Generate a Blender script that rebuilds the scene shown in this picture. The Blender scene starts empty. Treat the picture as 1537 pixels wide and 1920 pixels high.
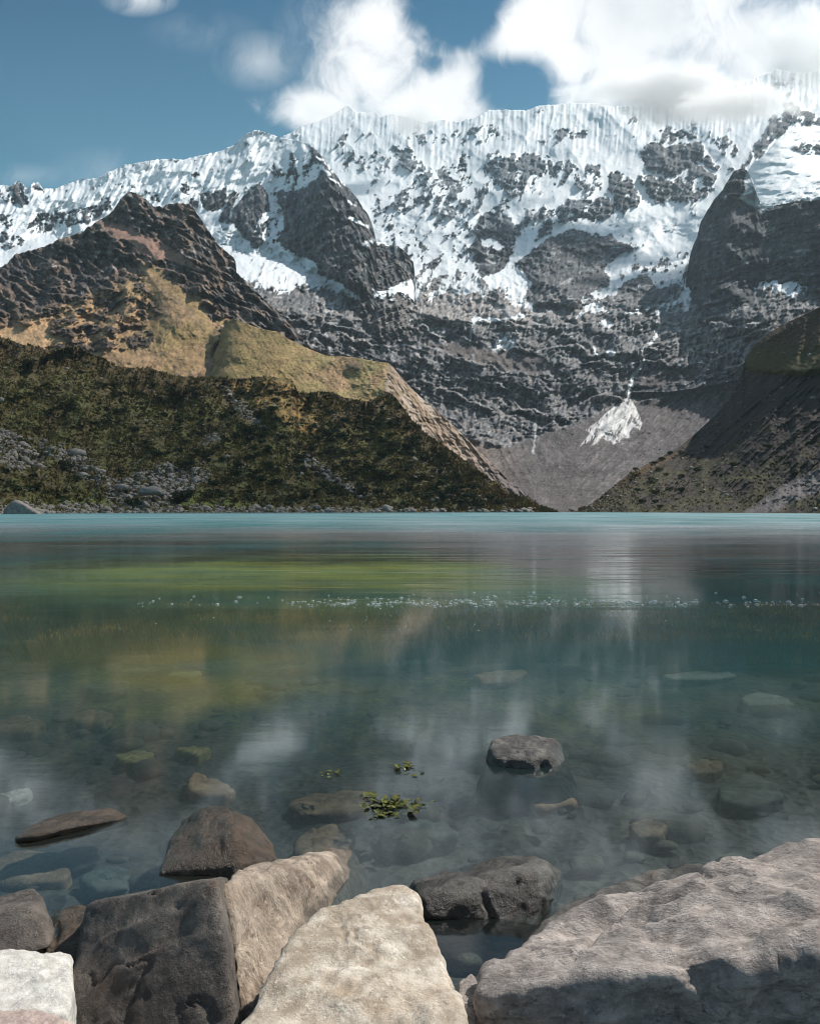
import bpy, bmesh, math, random
import numpy as np

# ------------------------------------------------------------------ camera, sky, sun, exposure
sc = bpy.context.scene
C = sc.collection
W, H, F, CX, HZ, CZ = 1537, 1920, 1500.0, 768.5, 956.0, 1.0   # photo pixels, focal in px, horizon row, eye height
cam = bpy.data.cameras.new('camera'); camo = bpy.data.objects.new('camera', cam); C.objects.link(camo)
camo.location = (0, 0, CZ); camo.rotation_euler = (math.radians(90), 0, 0)
cam.sensor_fit = 'VERTICAL'; cam.sensor_height = 36; cam.lens = 36 * F / H
cam.shift_y = (HZ - H / 2) / H
cam.clip_start = 0.05; cam.clip_end = 30000
cam.dof.use_dof = True; cam.dof.focus_distance = 3.2; cam.dof.aperture_fstop = 16
sc.camera = camo
SUN_EL, SUN_AZ = math.radians(50), math.radians(66)       # azimuth measured from the view direction (+Y) to the right (+X)
world = bpy.data.worlds.new("World"); sc.world = world; world.use_nodes = True
sd = bpy.data.lights.new('sun', 'SUN'); sd.energy = 5.0; sd.angle = math.radians(0.5); sd.color = (1, .94, .86)
so = bpy.data.objects.new('sun', sd); C.objects.link(so)
so.rotation_euler = (math.pi / 2 - SUN_EL, 0, math.pi - SUN_AZ)
so.location = (50, 50, 80)
sc.view_settings.view_transform = 'Standard'; sc.view_settings.look = 'None'
sc.view_settings.gamma = 1; sc.view_settings.exposure = 0.3
sc.cycles.use_denoising = True; sc.cycles.filter_width = 1.0; sc.cycles.denoising_prefilter = 'ACCURATE'
sc.cycles.max_bounces = 6; sc.cycles.transparent_max_bounces = 12; sc.cycles.volume_bounces = 2

# ------------------------------------------------------------------ node helpers
class NT:
    def __init__(s, nt): s.nt = nt; nt.nodes.clear()
    def n(s, typ, ins=None, **kw):
        nd = s.nt.nodes.new(typ)
        for k, v in kw.items(): setattr(nd, k, v)
        for k, v in (ins or {}).items(): s.set(nd.inputs[k], v)
        return nd
    def set(s, sock, v):
        if isinstance(v, bpy.types.NodeSocket): s.nt.links.new(v, sock)
        elif isinstance(v, bpy.types.Node): s.nt.links.new(v.outputs[0], sock)
        else: sock.default_value = v
    def math(s, op, a, b=0.0, c=0.0, clamp=False):
        nd = s.nt.nodes.new('ShaderNodeMath'); nd.operation = op; nd.use_clamp = clamp
        s.set(nd.inputs[0], a); s.set(nd.inputs[1], b); s.set(nd.inputs[2], c); return nd.outputs[0]
    def mix(s, f, a, b, blend='MIX'):
        nd = s.nt.nodes.new('ShaderNodeMix'); nd.data_type = 'RGBA'; nd.blend_type = blend
        s.set(nd.inputs[0], f); s.set(nd.inputs[6], a); s.set(nd.inputs[7], b); return nd.outputs[2]
    def noise(s, vec, scale, detail=4, rough=.55, dist=0, out='Fac'):
        nd = s.n('ShaderNodeTexNoise', {'Scale': scale, 'Detail': detail, 'Roughness': rough, 'Distortion': dist})
        if vec is not None: s.set(nd.inputs['Vector'], vec)
        return nd.outputs[out]
    def ramp(s, fac, stops, interp='LINEAR'):
        nd = s.nt.nodes.new('ShaderNodeValToRGB'); cr = nd.color_ramp; cr.interpolation = interp
        while len(cr.elements) < len(stops): cr.elements.new(.5)
        for e, (p, c) in zip(cr.elements, stops): e.position = p; e.color = c if len(c) == 4 else (*c, 1)
        s.set(nd.inputs[0], fac); return nd.outputs[0]
    def mapr(s, v, a, b, c=0.0, d=1.0, smooth=False):
        nd = s.nt.nodes.new('ShaderNodeMapRange'); nd.interpolation_type = 'SMOOTHSTEP' if smooth else 'LINEAR'
        for i, x in enumerate((v, a, b, c, d)): s.set(nd.inputs[i], x)
        return nd.outputs[0]
    def mapping(s, vec, scale=(1, 1, 1), rot=(0, 0, 0), loc=(0, 0, 0)):
        nd = s.n('ShaderNodeMapping'); s.set(nd.inputs['Vector'], vec)
        nd.inputs['Scale'].default_value = scale; nd.inputs['Rotation'].default_value = rot; nd.inputs['Location'].default_value = loc
        return nd.outputs[0]
def material(name):
    m = bpy.data.materials.new(name); m.use_nodes = True; return m, NT(m.node_tree)

# ------------------------------------------------------------------ sky
def build_sky():
    t = NT(world.node_tree)
    sky = t.n('ShaderNodeTexSky', sky_type='NISHITA', sun_disc=False, sun_elevation=SUN_EL, sun_rotation=SUN_AZ,
              altitude=4200, air_density=1.0, dust_density=1.4, ozone_density=1.0)
    tint = t.mix(1.0, sky.outputs[0], (0.76, 1.26, 1.08, 1), 'MULTIPLY')
    d = t.n('ShaderNodeTexCoord').outputs['Generated']
    sp = t.n('ShaderNodeSeparateXYZ', {'Vector': d}); x, y, z = sp.outputs
    yy = t.math('MAXIMUM', y, .05)
    u, v = t.math('DIVIDE', x, yy), t.math('DIVIDE', z, yy)        # sky position over the northern horizon
    uv = t.n('ShaderNodeCombineXYZ', {'X': u, 'Y': v}).outputs[0]
    def blob(px, py, rx, ry):
        a = t.math('MULTIPLY', t.math('SUBTRACT', u, (px - CX) / F), F / rx); b = t.math('MULTIPLY', t.math('SUBTRACT', v, (HZ - py) / F), F / ry)
        return t.mapr(t.math('SQRT', t.math('ADD', t.math('MULTIPLY', a, a), t.math('MULTIPLY', b, b))), .0, 1.55, 1, 0, False)
    warp = t.n('ShaderNodeVectorMath', {0: uv, 1: t.n('ShaderNodeVectorMath', {0: t.noise(uv, 9, 3, .5, 0, 'Color'), 1: (.10, .13, 0)}, operation='MULTIPLY').outputs[0]}, operation='ADD').outputs[0]
    n1 = t.noise(t.mapping(warp, (1.5, .72, 1), (0, 0, .75)), 7, 8, .62, .4)
    n2 = t.noise(t.mapping(warp, (1.2, .9, 1), (0, 0, -.5), (3, 1, 0)), 17, 5, .6, .2)
    m = 0.0
    for bl in ((1200, 40, 320, 200), (1440, 90, 240, 150), (1030, 40, 150, 120), (1090, 120, 120, 110), (725, 60, 140, 130), (690, 140, 110, 110), (850, 160, 125, 110), (780, 205, 130, 80), (970, 70, 150, 90), (1180, 130, 240, 120), (590, 205, 95, 50), (1280, 180, 220, 75)):
        m = t.math('MAXIMUM', m, blob(*bl)) if m != 0.0 else blob(*bl)
    for bl, w in (((848, 12, 75, 60), 1.1), ((965, 165, 70, 50), .7), ((818, 118, 32, 26), .4), ((905, 90, 30, 60), .25)):
        m = t.math('SUBTRACT', m, t.math('MULTIPLY', blob(*bl), w))
    tint = t.mix(t.mapr(v, .40, .64, 0, 1), t.mix(1.0, tint, (1.0, 1.18, 1.12, 1), 'MULTIPLY'), t.mix(1.0, tint, (.16, .68, .86, 1), 'MULTIPLY'))
    nn = t.math('ADD', t.math('MULTIPLY', n1, .65), t.math('MULTIPLY', n2, .35))
    cl = t.mapr(t.math('ADD', t.math('MULTIPLY', m, 1.15), t.math('MULTIPLY', t.math('SUBTRACT', nn, .5), 2.1)), .26, 1.0, 0, 1, True)
    wis = 0.0
    for bl, w in (((485, 115, 60, 40), .30), ((262, 0, 50, 22), .5), ((600, 50, 60, 50), .2), ((210, 330, 90, 40), .10), ((40, 330, 60, 18), .12), ((380, 60, 80, 30), .08)):
        e = t.math('MULTIPLY', blob(*bl), w); wis = t.math('ADD', wis, e) if wis != 0.0 else e
    cl = t.math('MAXIMUM', cl, t.math('MULTIPLY', wis, t.mapr(n1, .4, .62, 0, 1.6, True)))
    # elsewhere in the sky, away from the mountain, broken cloud
    oth = t.mapr(t.noise(t.mapping(d, (2.2, 2.2, 4.5), (0, 0, .5)), 1.5, 7, .6, .35), .48, .66, 0, .8, True)
    side = t.mapr(t.math('MAXIMUM', t.math('ABSOLUTE', u), v), .70, 1.0, 0, 1)
    side = t.math('MAXIMUM', side, t.mapr(y, .05, .3, 1, 0))
    cl = t.math('MAXIMUM', cl, t.math('MULTIPLY', oth, side), clamp=True)
    shade = t.mapr(t.math('ADD', t.noise(uv, 5, 4, .5), t.math('MULTIPLY', blob(1500, 60, 110, 120), .25)), .45, .85, 0, 1, True)
    body = t.mix(shade, (10.8, 10.9, 11.0, 1), (7.4, 7.9, 8.3, 1))
    col = t.mix(cl, tint, body)
    bg = t.n('ShaderNodeBackground', {'Color': col, 'Strength': .080})
    t.n('ShaderNodeOutputWorld', {'Surface': bg.outputs[0]})
build_sky()

# ------------------------------------------------------------------ numpy noise
_r = np.random.RandomState(7)
PERM = np.concatenate([_r.permutation(256)] * 3).astype(np.int32)
GA = _r.uniform(0, 2 * np.pi, 256); GX, GY = np.cos(GA), np.sin(GA)
G3 = _r.normal(size=(256, 3)); G3 /= np.linalg.norm(G3, axis=1)[:, None]
def per2(x, y, seed=0):
    x = np.asarray(x, float); y = np.asarray(y, float)
    xi = np.floor(x).astype(np.int64); yi = np.floor(y).astype(np.int64); xf = x - xi; yf = y - yi
    xi = (xi + seed * 37) & 255; yi = (yi + seed * 91) & 255
    u = xf * xf * xf * (xf * (xf * 6 - 15) + 10); v = yf * yf * yf * (yf * (yf * 6 - 15) + 10)
    def g(a, b, dx, dy):
        h = PERM[PERM[a & 255] + (b & 255)]; return GX[h] * dx + GY[h] * dy
    n0 = g(xi, yi, xf, yf); n1 = g(xi + 1, yi, xf - 1, yf); n2 = g(xi, yi + 1, xf, yf - 1); n3 = g(xi + 1, yi + 1, xf - 1, yf - 1)
    a = n0 + u * (n1 - n0); b = n2 + u * (n3 - n2)
    return (a + v * (b - a)) * 1.4
def per3(p, seed=0):
    i = np.floor(p).astype(np.int64); f = p - i; i = (i + np.array([seed * 37, seed * 91, seed * 53])) & 255
    w = f * f * f * (f * (f * 6 - 15) + 10); out = 0
    for dx in (0, 1):
        for dy in (0, 1):
            for dz in (0, 1):
                h = PERM[PERM[PERM[(i[:, 0] + dx) & 255] + ((i[:, 1] + dy) & 255)] + ((i[:, 2] + dz) & 255)]
                g = G3[h]; d = g[:, 0] * (f[:, 0] - dx) + g[:, 1] * (f[:, 1] - dy) + g[:, 2] * (f[:, 2] - dz)
                out = out + d * (w[:, 0] if dx else 1 - w[:, 0]) * (w[:, 1] if dy else 1 - w[:, 1]) * (w[:, 2] if dz else 1 - w[:, 2])
    return out * 1.5
def fbm(x, y, o=5, seed=0, g=.5, l=2.03):
    s = 0; a = 1; t = 0
    for k in range(o): s = s + a * per2(x, y, seed + k); t += a; a *= g; x = x * l + 3.1; y = y * l + 1.7
    return s / t
def ridged(x, y, o=5, seed=0, g=.5, l=2.03):
    s = 0; a = 1; t = 0; w = 1
    for k in range(o):
        n = 1 - np.abs(per2(x, y, seed + k)); n = n * n; s = s + a * n * w; w = np.clip(n * 1.6, 0, 1)
        t += a; a *= g; x = x * l + 3.1; y = y * l + 1.7
    return s / t
def fbm3(p, o=4, seed=0, g=.5, l=2.07, rid=False):
    s = 0; a = 1; t = 0
    for k in range(o):
        n = per3(p, seed + k)
        if rid: n = 1 - 2 * np.abs(n)
        s = s + a * n; t += a; a *= g; p = p * l + 5.3
    return s / t
def sst(x, a, b): t = np.clip((x - a) / (b - a), 0, 1); return t * t * (3 - 2 * t)
def rank(n):                                   # noise -> 0..1 evenly spread
    f = n.ravel(); s = f[::max(1, f.size // 20000)].copy(); s.sort(); return np.interp(n, s, np.linspace(0, 1, s.size))
def L(pts): p = np.array(pts, float); return lambda x, p=p: np.interp(x, p[:, 0], p[:, 1])
def lerp(a, b, t): return a + (b - a) * t

def poly_sdf(px, py, poly, pad=60):            # signed distance in px, positive inside; -pad where far away
    p = np.array(poly, float); out = np.full(px.shape, -float(pad))
    m = (px > p[:, 0].min() - pad) & (px < p[:, 0].max() + pad) & (py > p[:, 1].min() - pad) & (py < p[:, 1].max() + pad)
    x = px[m]; y = py[m]
    if x.size == 0: return out
    ins = np.zeros(x.shape, bool); d = np.full(x.shape, 1e9); q = np.roll(p, -1, 0)
    for (ax, ay), (bx, by) in zip(p, q):
        ex, ey = bx - ax, by - ay; t = np.clip(((x - ax) * ex + (y - ay) * ey) / (ex * ex + ey * ey + 1e-9), 0, 1)
        d = np.minimum(d, (x - ax - t * ex) ** 2 + (y - ay - t * ey) ** 2)
        if ay != by: ins ^= ((ay > y) != (by > y)) & (x < (bx - ax) * (y - ay) / (by - ay) + ax)
    d = np.sqrt(d); out[m] = np.where(ins, d, -np.minimum(d, pad)); return out
def line_dist(px, py, pts):
    d = np.full(px.shape, 1e9); p = np.array(pts, float)
    for (ax, ay), (bx, by) in zip(p[:-1], p[1:]):
        ex, ey = bx - ax, by - ay; t = np.clip(((px - ax) * ex + (py - ay) * ey) / (ex * ex + ey * ey + 1e-9), 0, 1)
        d = np.minimum(d, (px - ax - t * ex) ** 2 + (py - ay - t * ey) ** 2)
    return np.sqrt(d)

def world_pt(px, py, Y): return (px - CX) / F * Y, Y, CZ - (py - HZ) / F * Y

def grid_mesh(name, X, Y, Z, cols=None, mat=None, kind='structure'):
    nr, nc = X.shape
    me = bpy.data.meshes.new(name)
    co = np.stack([X, Y, Z], -1).reshape(-1, 3).astype(np.float32)
    i = np.arange(nr * nc).reshape(nr, nc)
    q = np.stack([i[:-1, :-1], i[:-1, 1:], i[1:, 1:], i[1:, :-1]], -1).reshape(-1, 4).astype(np.int32)
    me.vertices.add(len(co)); me.vertices.foreach_set('co', co.ravel())
    me.loops.add(q.size); me.loops.foreach_set('vertex_index', q.ravel())
    me.polygons.add(len(q)); me.polygons.foreach_set('loop_start', np.arange(0, q.size, 4, dtype=np.int32))
    me.polygons.foreach_set('loop_total', np.full(len(q), 4, np.int32))
    me.polygons.foreach_set('use_smooth', np.ones(len(q), bool))
    me.update()
    for an, a in (cols or {}).items():
        at = me.attributes.new(an, 'FLOAT_COLOR', 'POINT')
        b = np.ones((nr * nc, 4), np.float32); b[:, :3] = a.reshape(-1, 3); at.data.foreach_set('color', b.ravel())
    if mat: me.materials.append(mat)
    o = bpy.data.objects.new(name, me); C.objects.link(o)
    if kind: o['kind'] = kind
    return o
def raw_mesh(name, V, Fc, mat=None, parent=None, smooth=False):
    me = bpy.data.meshes.new(name); n = Fc.shape[1]
    me.vertices.add(len(V)); me.vertices.foreach_set('co', np.asarray(V, np.float32).ravel())
    me.loops.add(Fc.size); me.loops.foreach_set('vertex_index', Fc.astype(np.int32).ravel())
    me.polygons.add(len(Fc)); me.polygons.foreach_set('loop_start', np.arange(0, Fc.size, n, dtype=np.int32))
    me.polygons.foreach_set('loop_total', np.full(len(Fc), n, np.int32))
    if smooth: me.polygons.foreach_set('use_smooth', np.ones(len(Fc), bool))
    me.update()
    if mat: me.materials.append(mat)
    o = bpy.data.objects.new(name, me); C.objects.link(o)
    if parent: o.parent = parent
    return o

SURF = {}
# A terrain sheet: every column runs from its foot up to its crest, then down the far side.  Relief moves the surface nearer or farther.
def terrain(name, xs, top, bot, nrow, yfun, surf, mat, jag=None, back=(1.6, 8), front=None):
    xs = np.asarray(xs, float); tp = top(xs)
    T = np.linspace(0, 1, nrow)[:, None] * np.ones_like(xs)[None, :]
    PX = np.ones_like(T) * xs[None, :]; PY = lerp(bot(xs)[None, :], tp[None, :], T); PJ = PY + (jag(xs)[None, :] * T ** 14 if jag is not None else 0)
    kx = np.exp(-(np.arange(-40, 41) / 16.0) ** 2); kx /= kx.sum(); tps = np.convolve(np.pad(tp, 40, mode='edge'), kx, 'valid')
    T2 = np.clip((bot(xs)[None, :] - PY) / np.maximum(bot(xs) - tps, 8)[None, :], 0, 1.25)      # no creases below the corners of the crest line
    T2 = lerp(T2, T, sst(1 - (np.maximum(bot(xs) - tp, 0)[None, :] / 60) * np.ones_like(T), 0, 1))
    Y = yfun(PX, PY, T2); dY, alb, extra = surf(PX, PY, T, Y)
    Y = Y + dY
    X, Yw, Z = world_pt(PX, PJ, Y)
    sl, nb = back; x0, y0, z0 = X[-1], Yw[-1], Z[-1]; bx, by, bz, bc, be = [], [], [], [], []
    for k in range(1, nb + 1):
        st = (k / nb) ** 1.6 * (z0 + 40) / sl if True else 0
        bx.append(x0 * (1 + st / y0)); by.append(y0 + st); bz.append(z0 - st * sl); bc.append(alb[-1]); be.append(extra[-1])
    X = np.vstack([X] + [a[None] for a in bx]); Yw = np.vstack([Yw] + [a[None] for a in by]); Z = np.vstack([Z] + [a[None] for a in bz])
    A = np.concatenate([alb] + [a[None] for a in bc]); E = np.concatenate([extra] + [a[None] for a in be])
    o = grid_mesh(name, X, Yw, Z, {'albedo': A, 'cover': E}, mat)
    SURF[name] = (PX, PY, X[:nrow], Yw[:nrow], Z[:nrow], alb, extra)
    return o

# ------------------------------------------------------------------ terrain material: albedo and cover (r snow, g grass, b loose rubble)
def terrain_mat(name, s0, bump, mott=.35):
    m, t = material(name)
    tc = t.n('ShaderNodeTexCoord').outputs['Object']
    al = t.n('ShaderNodeAttribute', attribute_name='albedo').outputs['Color']
    cv = t.n('ShaderNodeAttribute', attribute_name='cover').outputs['Color']
    sp = t.n('ShaderNodeSeparateColor', {'Color': cv})
    snow, grass = sp.outputs[0], sp.outputs[1]
    n1 = t.noise(tc, s0, 6, .62); n2 = t.noise(t.mapping(tc, (1, 1, 2.2), (.2, .1, 0)), s0 * 4.3, 4, .65)
    f = t.math('ADD', t.math('MULTIPLY', n1, .55), t.math('MULTIPLY', n2, .45))
    g = t.mapr(f, .3, .7, 1 - mott, 1 + mott)
    amt = t.math('MULTIPLY', t.math('SUBTRACT', 1.0, snow), 1.0)
    g2 = t.math('ADD', t.math('MULTIPLY', t.math('SUBTRACT', g, 1.0), amt), 1.0)
    cc = t.n('ShaderNodeVectorMath', operation='SCALE'); t.set(cc.inputs[0], al); t.set(cc.inputs['Scale'], g2)
    rough = t.mapr(snow, 0, 1, .88, .6)
    hb = t.math('MULTIPLY', f, t.mapr(snow, 0, 1, 1.0, .35))
    bp = t.n('ShaderNodeBump', {'Strength': .9, 'Distance': bump, 'Height': hb})
    b = t.n('ShaderNodeBsdfPrincipled', {'Base Color': cc.outputs[0], 'Roughness': rough, 'Normal': bp.outputs[0], 'Specular IOR Level': .25})
    t.n('ShaderNodeOutputMaterial', {'Surface': b.outputs[0]})
    return m
M_far = terrain_mat('far_rock_and_snow', .05, 7.0, .45)
M_mid = terrain_mat('mid_slope', .10, 3.0, .4)
M_near = terrain_mat('near_slope', .35, .9, .55)

def col(a): return np.array(a, float)
ROCK_D, ROCK_G, ROCK_B, ROCK_W = col((.040, .050, .060)), col((.115, .118, .125)), col((.11, .075, .055)), col((.24, .215, .20))
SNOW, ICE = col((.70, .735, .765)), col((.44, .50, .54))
SCREE, SCREEW = col((.105, .092, .092)), col((.30, .235, .185))
TAN, OLIVE, MOSS, BROWNV = col((.31, .20, .108)), col((.18, .13, .05)), col((.065, .062, .018)), col((.085, .052, .024))
def mixc(a, b, f): return a + (b - a) * f[..., None]
XF = np.arange(-170, 1711, 2.2)

# ------------------------------------------------------------------ 1. headwall: glaciers, rock bands, scree bowl down to the lake
sky_line = [(-400, 420), (300, 330), (520, 262), (560, 240), (580, 232), (600, 226), (625, 214), (640, 205), (652, 197), (660, 204), (668, 209), (690, 212), (703, 208), (715, 220), (735, 212), (770, 222), (800, 228), (830, 224), (860, 228), (890, 220), (915, 207), (950, 206), (985, 207), (1010, 198), (1040, 196), (1070, 193), (1110, 193), (1140, 200), (1170, 198), (1210, 197), (1260, 196), (1300, 188), (1340, 172), (1370, 161), (1400, 153), (1430, 141), (1455, 130), (1500, 137), (1537, 132), (1700, 150), (1900, 190)]
RA = [  # rock areas of the face: outline, share of rock, how far it stands out
 ([(690,285),(740,268),(790,285),(800,330),(770,350),(720,345),(690,320)], .24, 6),
 ([(740,290),(765,278),(785,300),(775,318),(750,315)], .9, 12),
 ([(700,330),(780,330),(860,300),(900,290),(960,280),(1020,290),(1080,310),(1100,345),(1010,352),(950,395),(890,440),(850,410),(780,410),(715,400),(690,365)], .30, 10),
 ([(795,320),(840,322),(860,350),(850,372),(810,372),(790,350)], .8, 16),
 ([(915,310),(945,290),(1000,288),(1025,305),(1015,330),(1000,350),(960,356),(925,345)], .86, 22),
 ([(1030,305),(1075,305),(1085,330),(1050,345),(1025,335)], .62, 10),
 ([(1038,246),(1068,245),(1072,260),(1045,263)], .8, 6), ([(1078,250),(1102,250),(1098,260),(1080,260)], .8, 5), ([(1005,262),(1025,262),(1022,274),(1008,273)], .6, 4),
 ([(1165,226),(1200,226),(1198,232),(1170,232)], .5, 3), ([(840,240),(930,232),(935,262),(850,272)], .16, 4),
 ([(760,235),(830,245),(835,270),(770,268)], .22, 4), ([(620,250),(690,250),(700,330),(640,320)], .16, 4),
 ([(1235,245),(1262,234),(1285,246),(1312,252),(1300,262),(1270,262),(1240,268)], .62, 10),
 ([(1333,243),(1352,250),(1378,272),(1378,288),(1362,292),(1345,275),(1330,258)], .6, 8),
 ([(1199,280),(1215,266),(1240,272),(1285,268),(1310,270),(1330,292),(1350,312),(1340,318),(1315,310),(1300,305),(1280,322),(1262,334),(1245,330),(1225,322),(1205,310)], .93, 30),
 ([(1197,328),(1215,325),(1238,330),(1262,338),(1300,310),(1325,320),(1350,332),(1338,348),(1345,358),(1325,368),(1290,376),(1262,378),(1250,390),(1225,380),(1208,358)], .84, 26),
 ([(1140,326),(1160,322),(1182,330),(1190,352),(1202,378),(1190,390),(1170,398),(1155,392),(1148,370),(1140,350)], .74, 14),
 ([(1098,305),(1125,310),(1130,360),(1100,372),(1085,350)], .42, 8),
 ([(1030,418),(1050,384),(1072,372),(1100,374),(1140,374),(1152,385),(1148,402),(1130,413),(1080,412),(1050,426)], .92, 22),
 ([(985,395),(1035,383),(1048,425),(1020,448),(985,455),(968,440),(975,415)], .42, 8),
 ([(888,430),(905,412),(930,405),(962,406),(966,425),(964,450),(960,480),(940,500),(925,518),(905,518),(890,508),(888,470)], .97, 28),
 ([(968,486),(985,474),(1005,458),(1030,443),(1062,433),(1090,434),(1120,443),(1150,444),(1178,458),(1184,466),(1160,482),(1130,500),(1135,515),(1150,528),(1130,545),(1100,566),(1062,580),(1020,578),(995,570),(990,552),(996,535),(980,518),(970,502)], 1.0, 55),
 ([(1150,540),(1185,520),(1225,512),(1265,530),(1284,538),(1262,560),(1232,580),(1180,585),(1120,575),(1095,570)], .95, 10),
 ([(1460,196),(1480,194),(1505,206),(1537,222),(1600,250),(1600,262),(1537,236),(1500,236),(1480,240),(1460,252),(1445,270),(1425,296),(1400,304),(1396,298),(1412,278),(1430,254),(1438,236),(1448,210)], .82, 26),
 ([(1482,276),(1510,268),(1560,262),(1600,290),(1530,290),(1500,284)], .55, 6),
 ([(1440,160),(1470,150),(1480,175),(1455,180)], .2, 3), ([(1365,318),(1395,308),(1400,318),(1370,325)], .6, 4)]
SA = [  # snow and ice lying in the lower rock wall: outline, share of snow
 ([(898,450),(915,448),(940,457),(952,465),(938,468),(905,462)], 1),
 ([(690,383),(740,400),(790,412),(850,415),(888,440),(888,508),(905,520),(880,532),(820,520),(760,530),(722,548),(700,552),(712,535),(775,515),(772,488),(740,466),(705,458)], .88),
 ([(960,492),(972,494),(984,520),(990,538),(985,548),(1000,570),(1008,582),(985,582),(960,572),(948,560),(960,545),(945,540),(905,545),(930,530),(945,515)], .97),
 ([(893,548),(950,530),(960,545),(950,560),(930,575),(905,565)], .38), ([(800,520),(880,510),(940,540),(900,560),(840,560),(800,565),(720,560)], .55),
 ([(950,595),(970,588),(985,594),(978,600),(955,602)], 1), ([(880,600),(905,592),(945,600),(940,606),(915,600),(885,607)], .8),
 ([(925,655),(932,632),(948,615),(960,612),(975,626),(962,632),(964,648),(948,655),(940,648),(930,657)], .8),
 ([(1075,597),(1090,585),(1095,575),(1110,572),(1124,567),(1132,578),(1148,586),(1120,588),(1095,588)], .97),
 ([(1115,605),(1135,598),(1152,610),(1140,612)], .9), ([(1165,586),(1200,575),(1225,572),(1220,582),(1185,588)], .8),
 ([(1105,660),(1112,655),(1130,664),(1120,668)], 1), ([(1133,666),(1144,656),(1158,664),(1155,669)], 1), ([(1097,648),(1108,645),(1120,655),(1108,656)], .6),
 ([(1088,560),(1110,545),(1132,540),(1142,532),(1160,545),(1165,553),(1140,558),(1112,560),(1090,570)], .8),
 ([(1150,515),(1190,497),(1240,478),(1290,468),(1293,500),(1285,545),(1262,525),(1235,545),(1222,525),(1205,512),(1180,520),(1165,535),(1150,545),(1140,532)], .86),
 ([(1010,445),(1022,450),(985,478),(972,490),(960,492),(962,480)], 1)]
CONE = [(1178,745),(1186,752),(1196,772),(1204,792),(1200,806),(1188,800),(1182,808),(1180,820),(1168,822),(1168,834),(1160,828),(1150,834),(1146,826),(1138,826),(1128,820),(1118,833),(1110,834),(1122,812),(1108,826),(1088,836),(1096,824),(1108,812),(1098,806),(1120,790),(1142,768),(1160,755)]
STREAM = [(1280,536),(1258,556),(1236,577),(1232,592),(1234,610),(1230,630),(1214,648),(1204,656),(1208,668),(1204,682),(1194,696),(1186,706),(1180,725),(1178,745)]
def Y_head(px, py, T):
    ya = np.interp(py, [130, 200, 300, 400, 480, 540, 600, 680, 760, 840, 900, 940, 956, 966], [3100, 2850, 2500, 2150, 1900, 1600, 1380, 1190, 1060, 800, 600, 430, 360, 335])
    # the bowl floor comes nearer in its middle, walls of the amphitheatre swing forward on both sides
    side = sst(px, 1230, 1500) * 420 * sst(py, 130, 450) * (1 - sst(py, 560, 900))
    lf = (1 - sst(px, 420, 760)) * 350 * sst(py, 300, 520) * (1 - sst(py, 560, 800))
    return ya - side - lf
def ledges(px, py, h, seed, warp=1.0, tilt=0.0):
    '''rock laid in courses: 0 at the foot of a course rising to 1 at its lip, then stepping back'''
    u = (-py + tilt * px + warp * (34 * fbm(px / 130, py / 90, 4, seed) + 9 * fbm(px / 26, py / 18, 3, seed + 5))) / h
    f = u - np.floor(u); k = .5 + .5 * np.sin(np.floor(u) * 2.3 + seed) ; return (f * (1 - sst(f, .80, 1.0))) * (.5 + .8 * k), f
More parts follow.
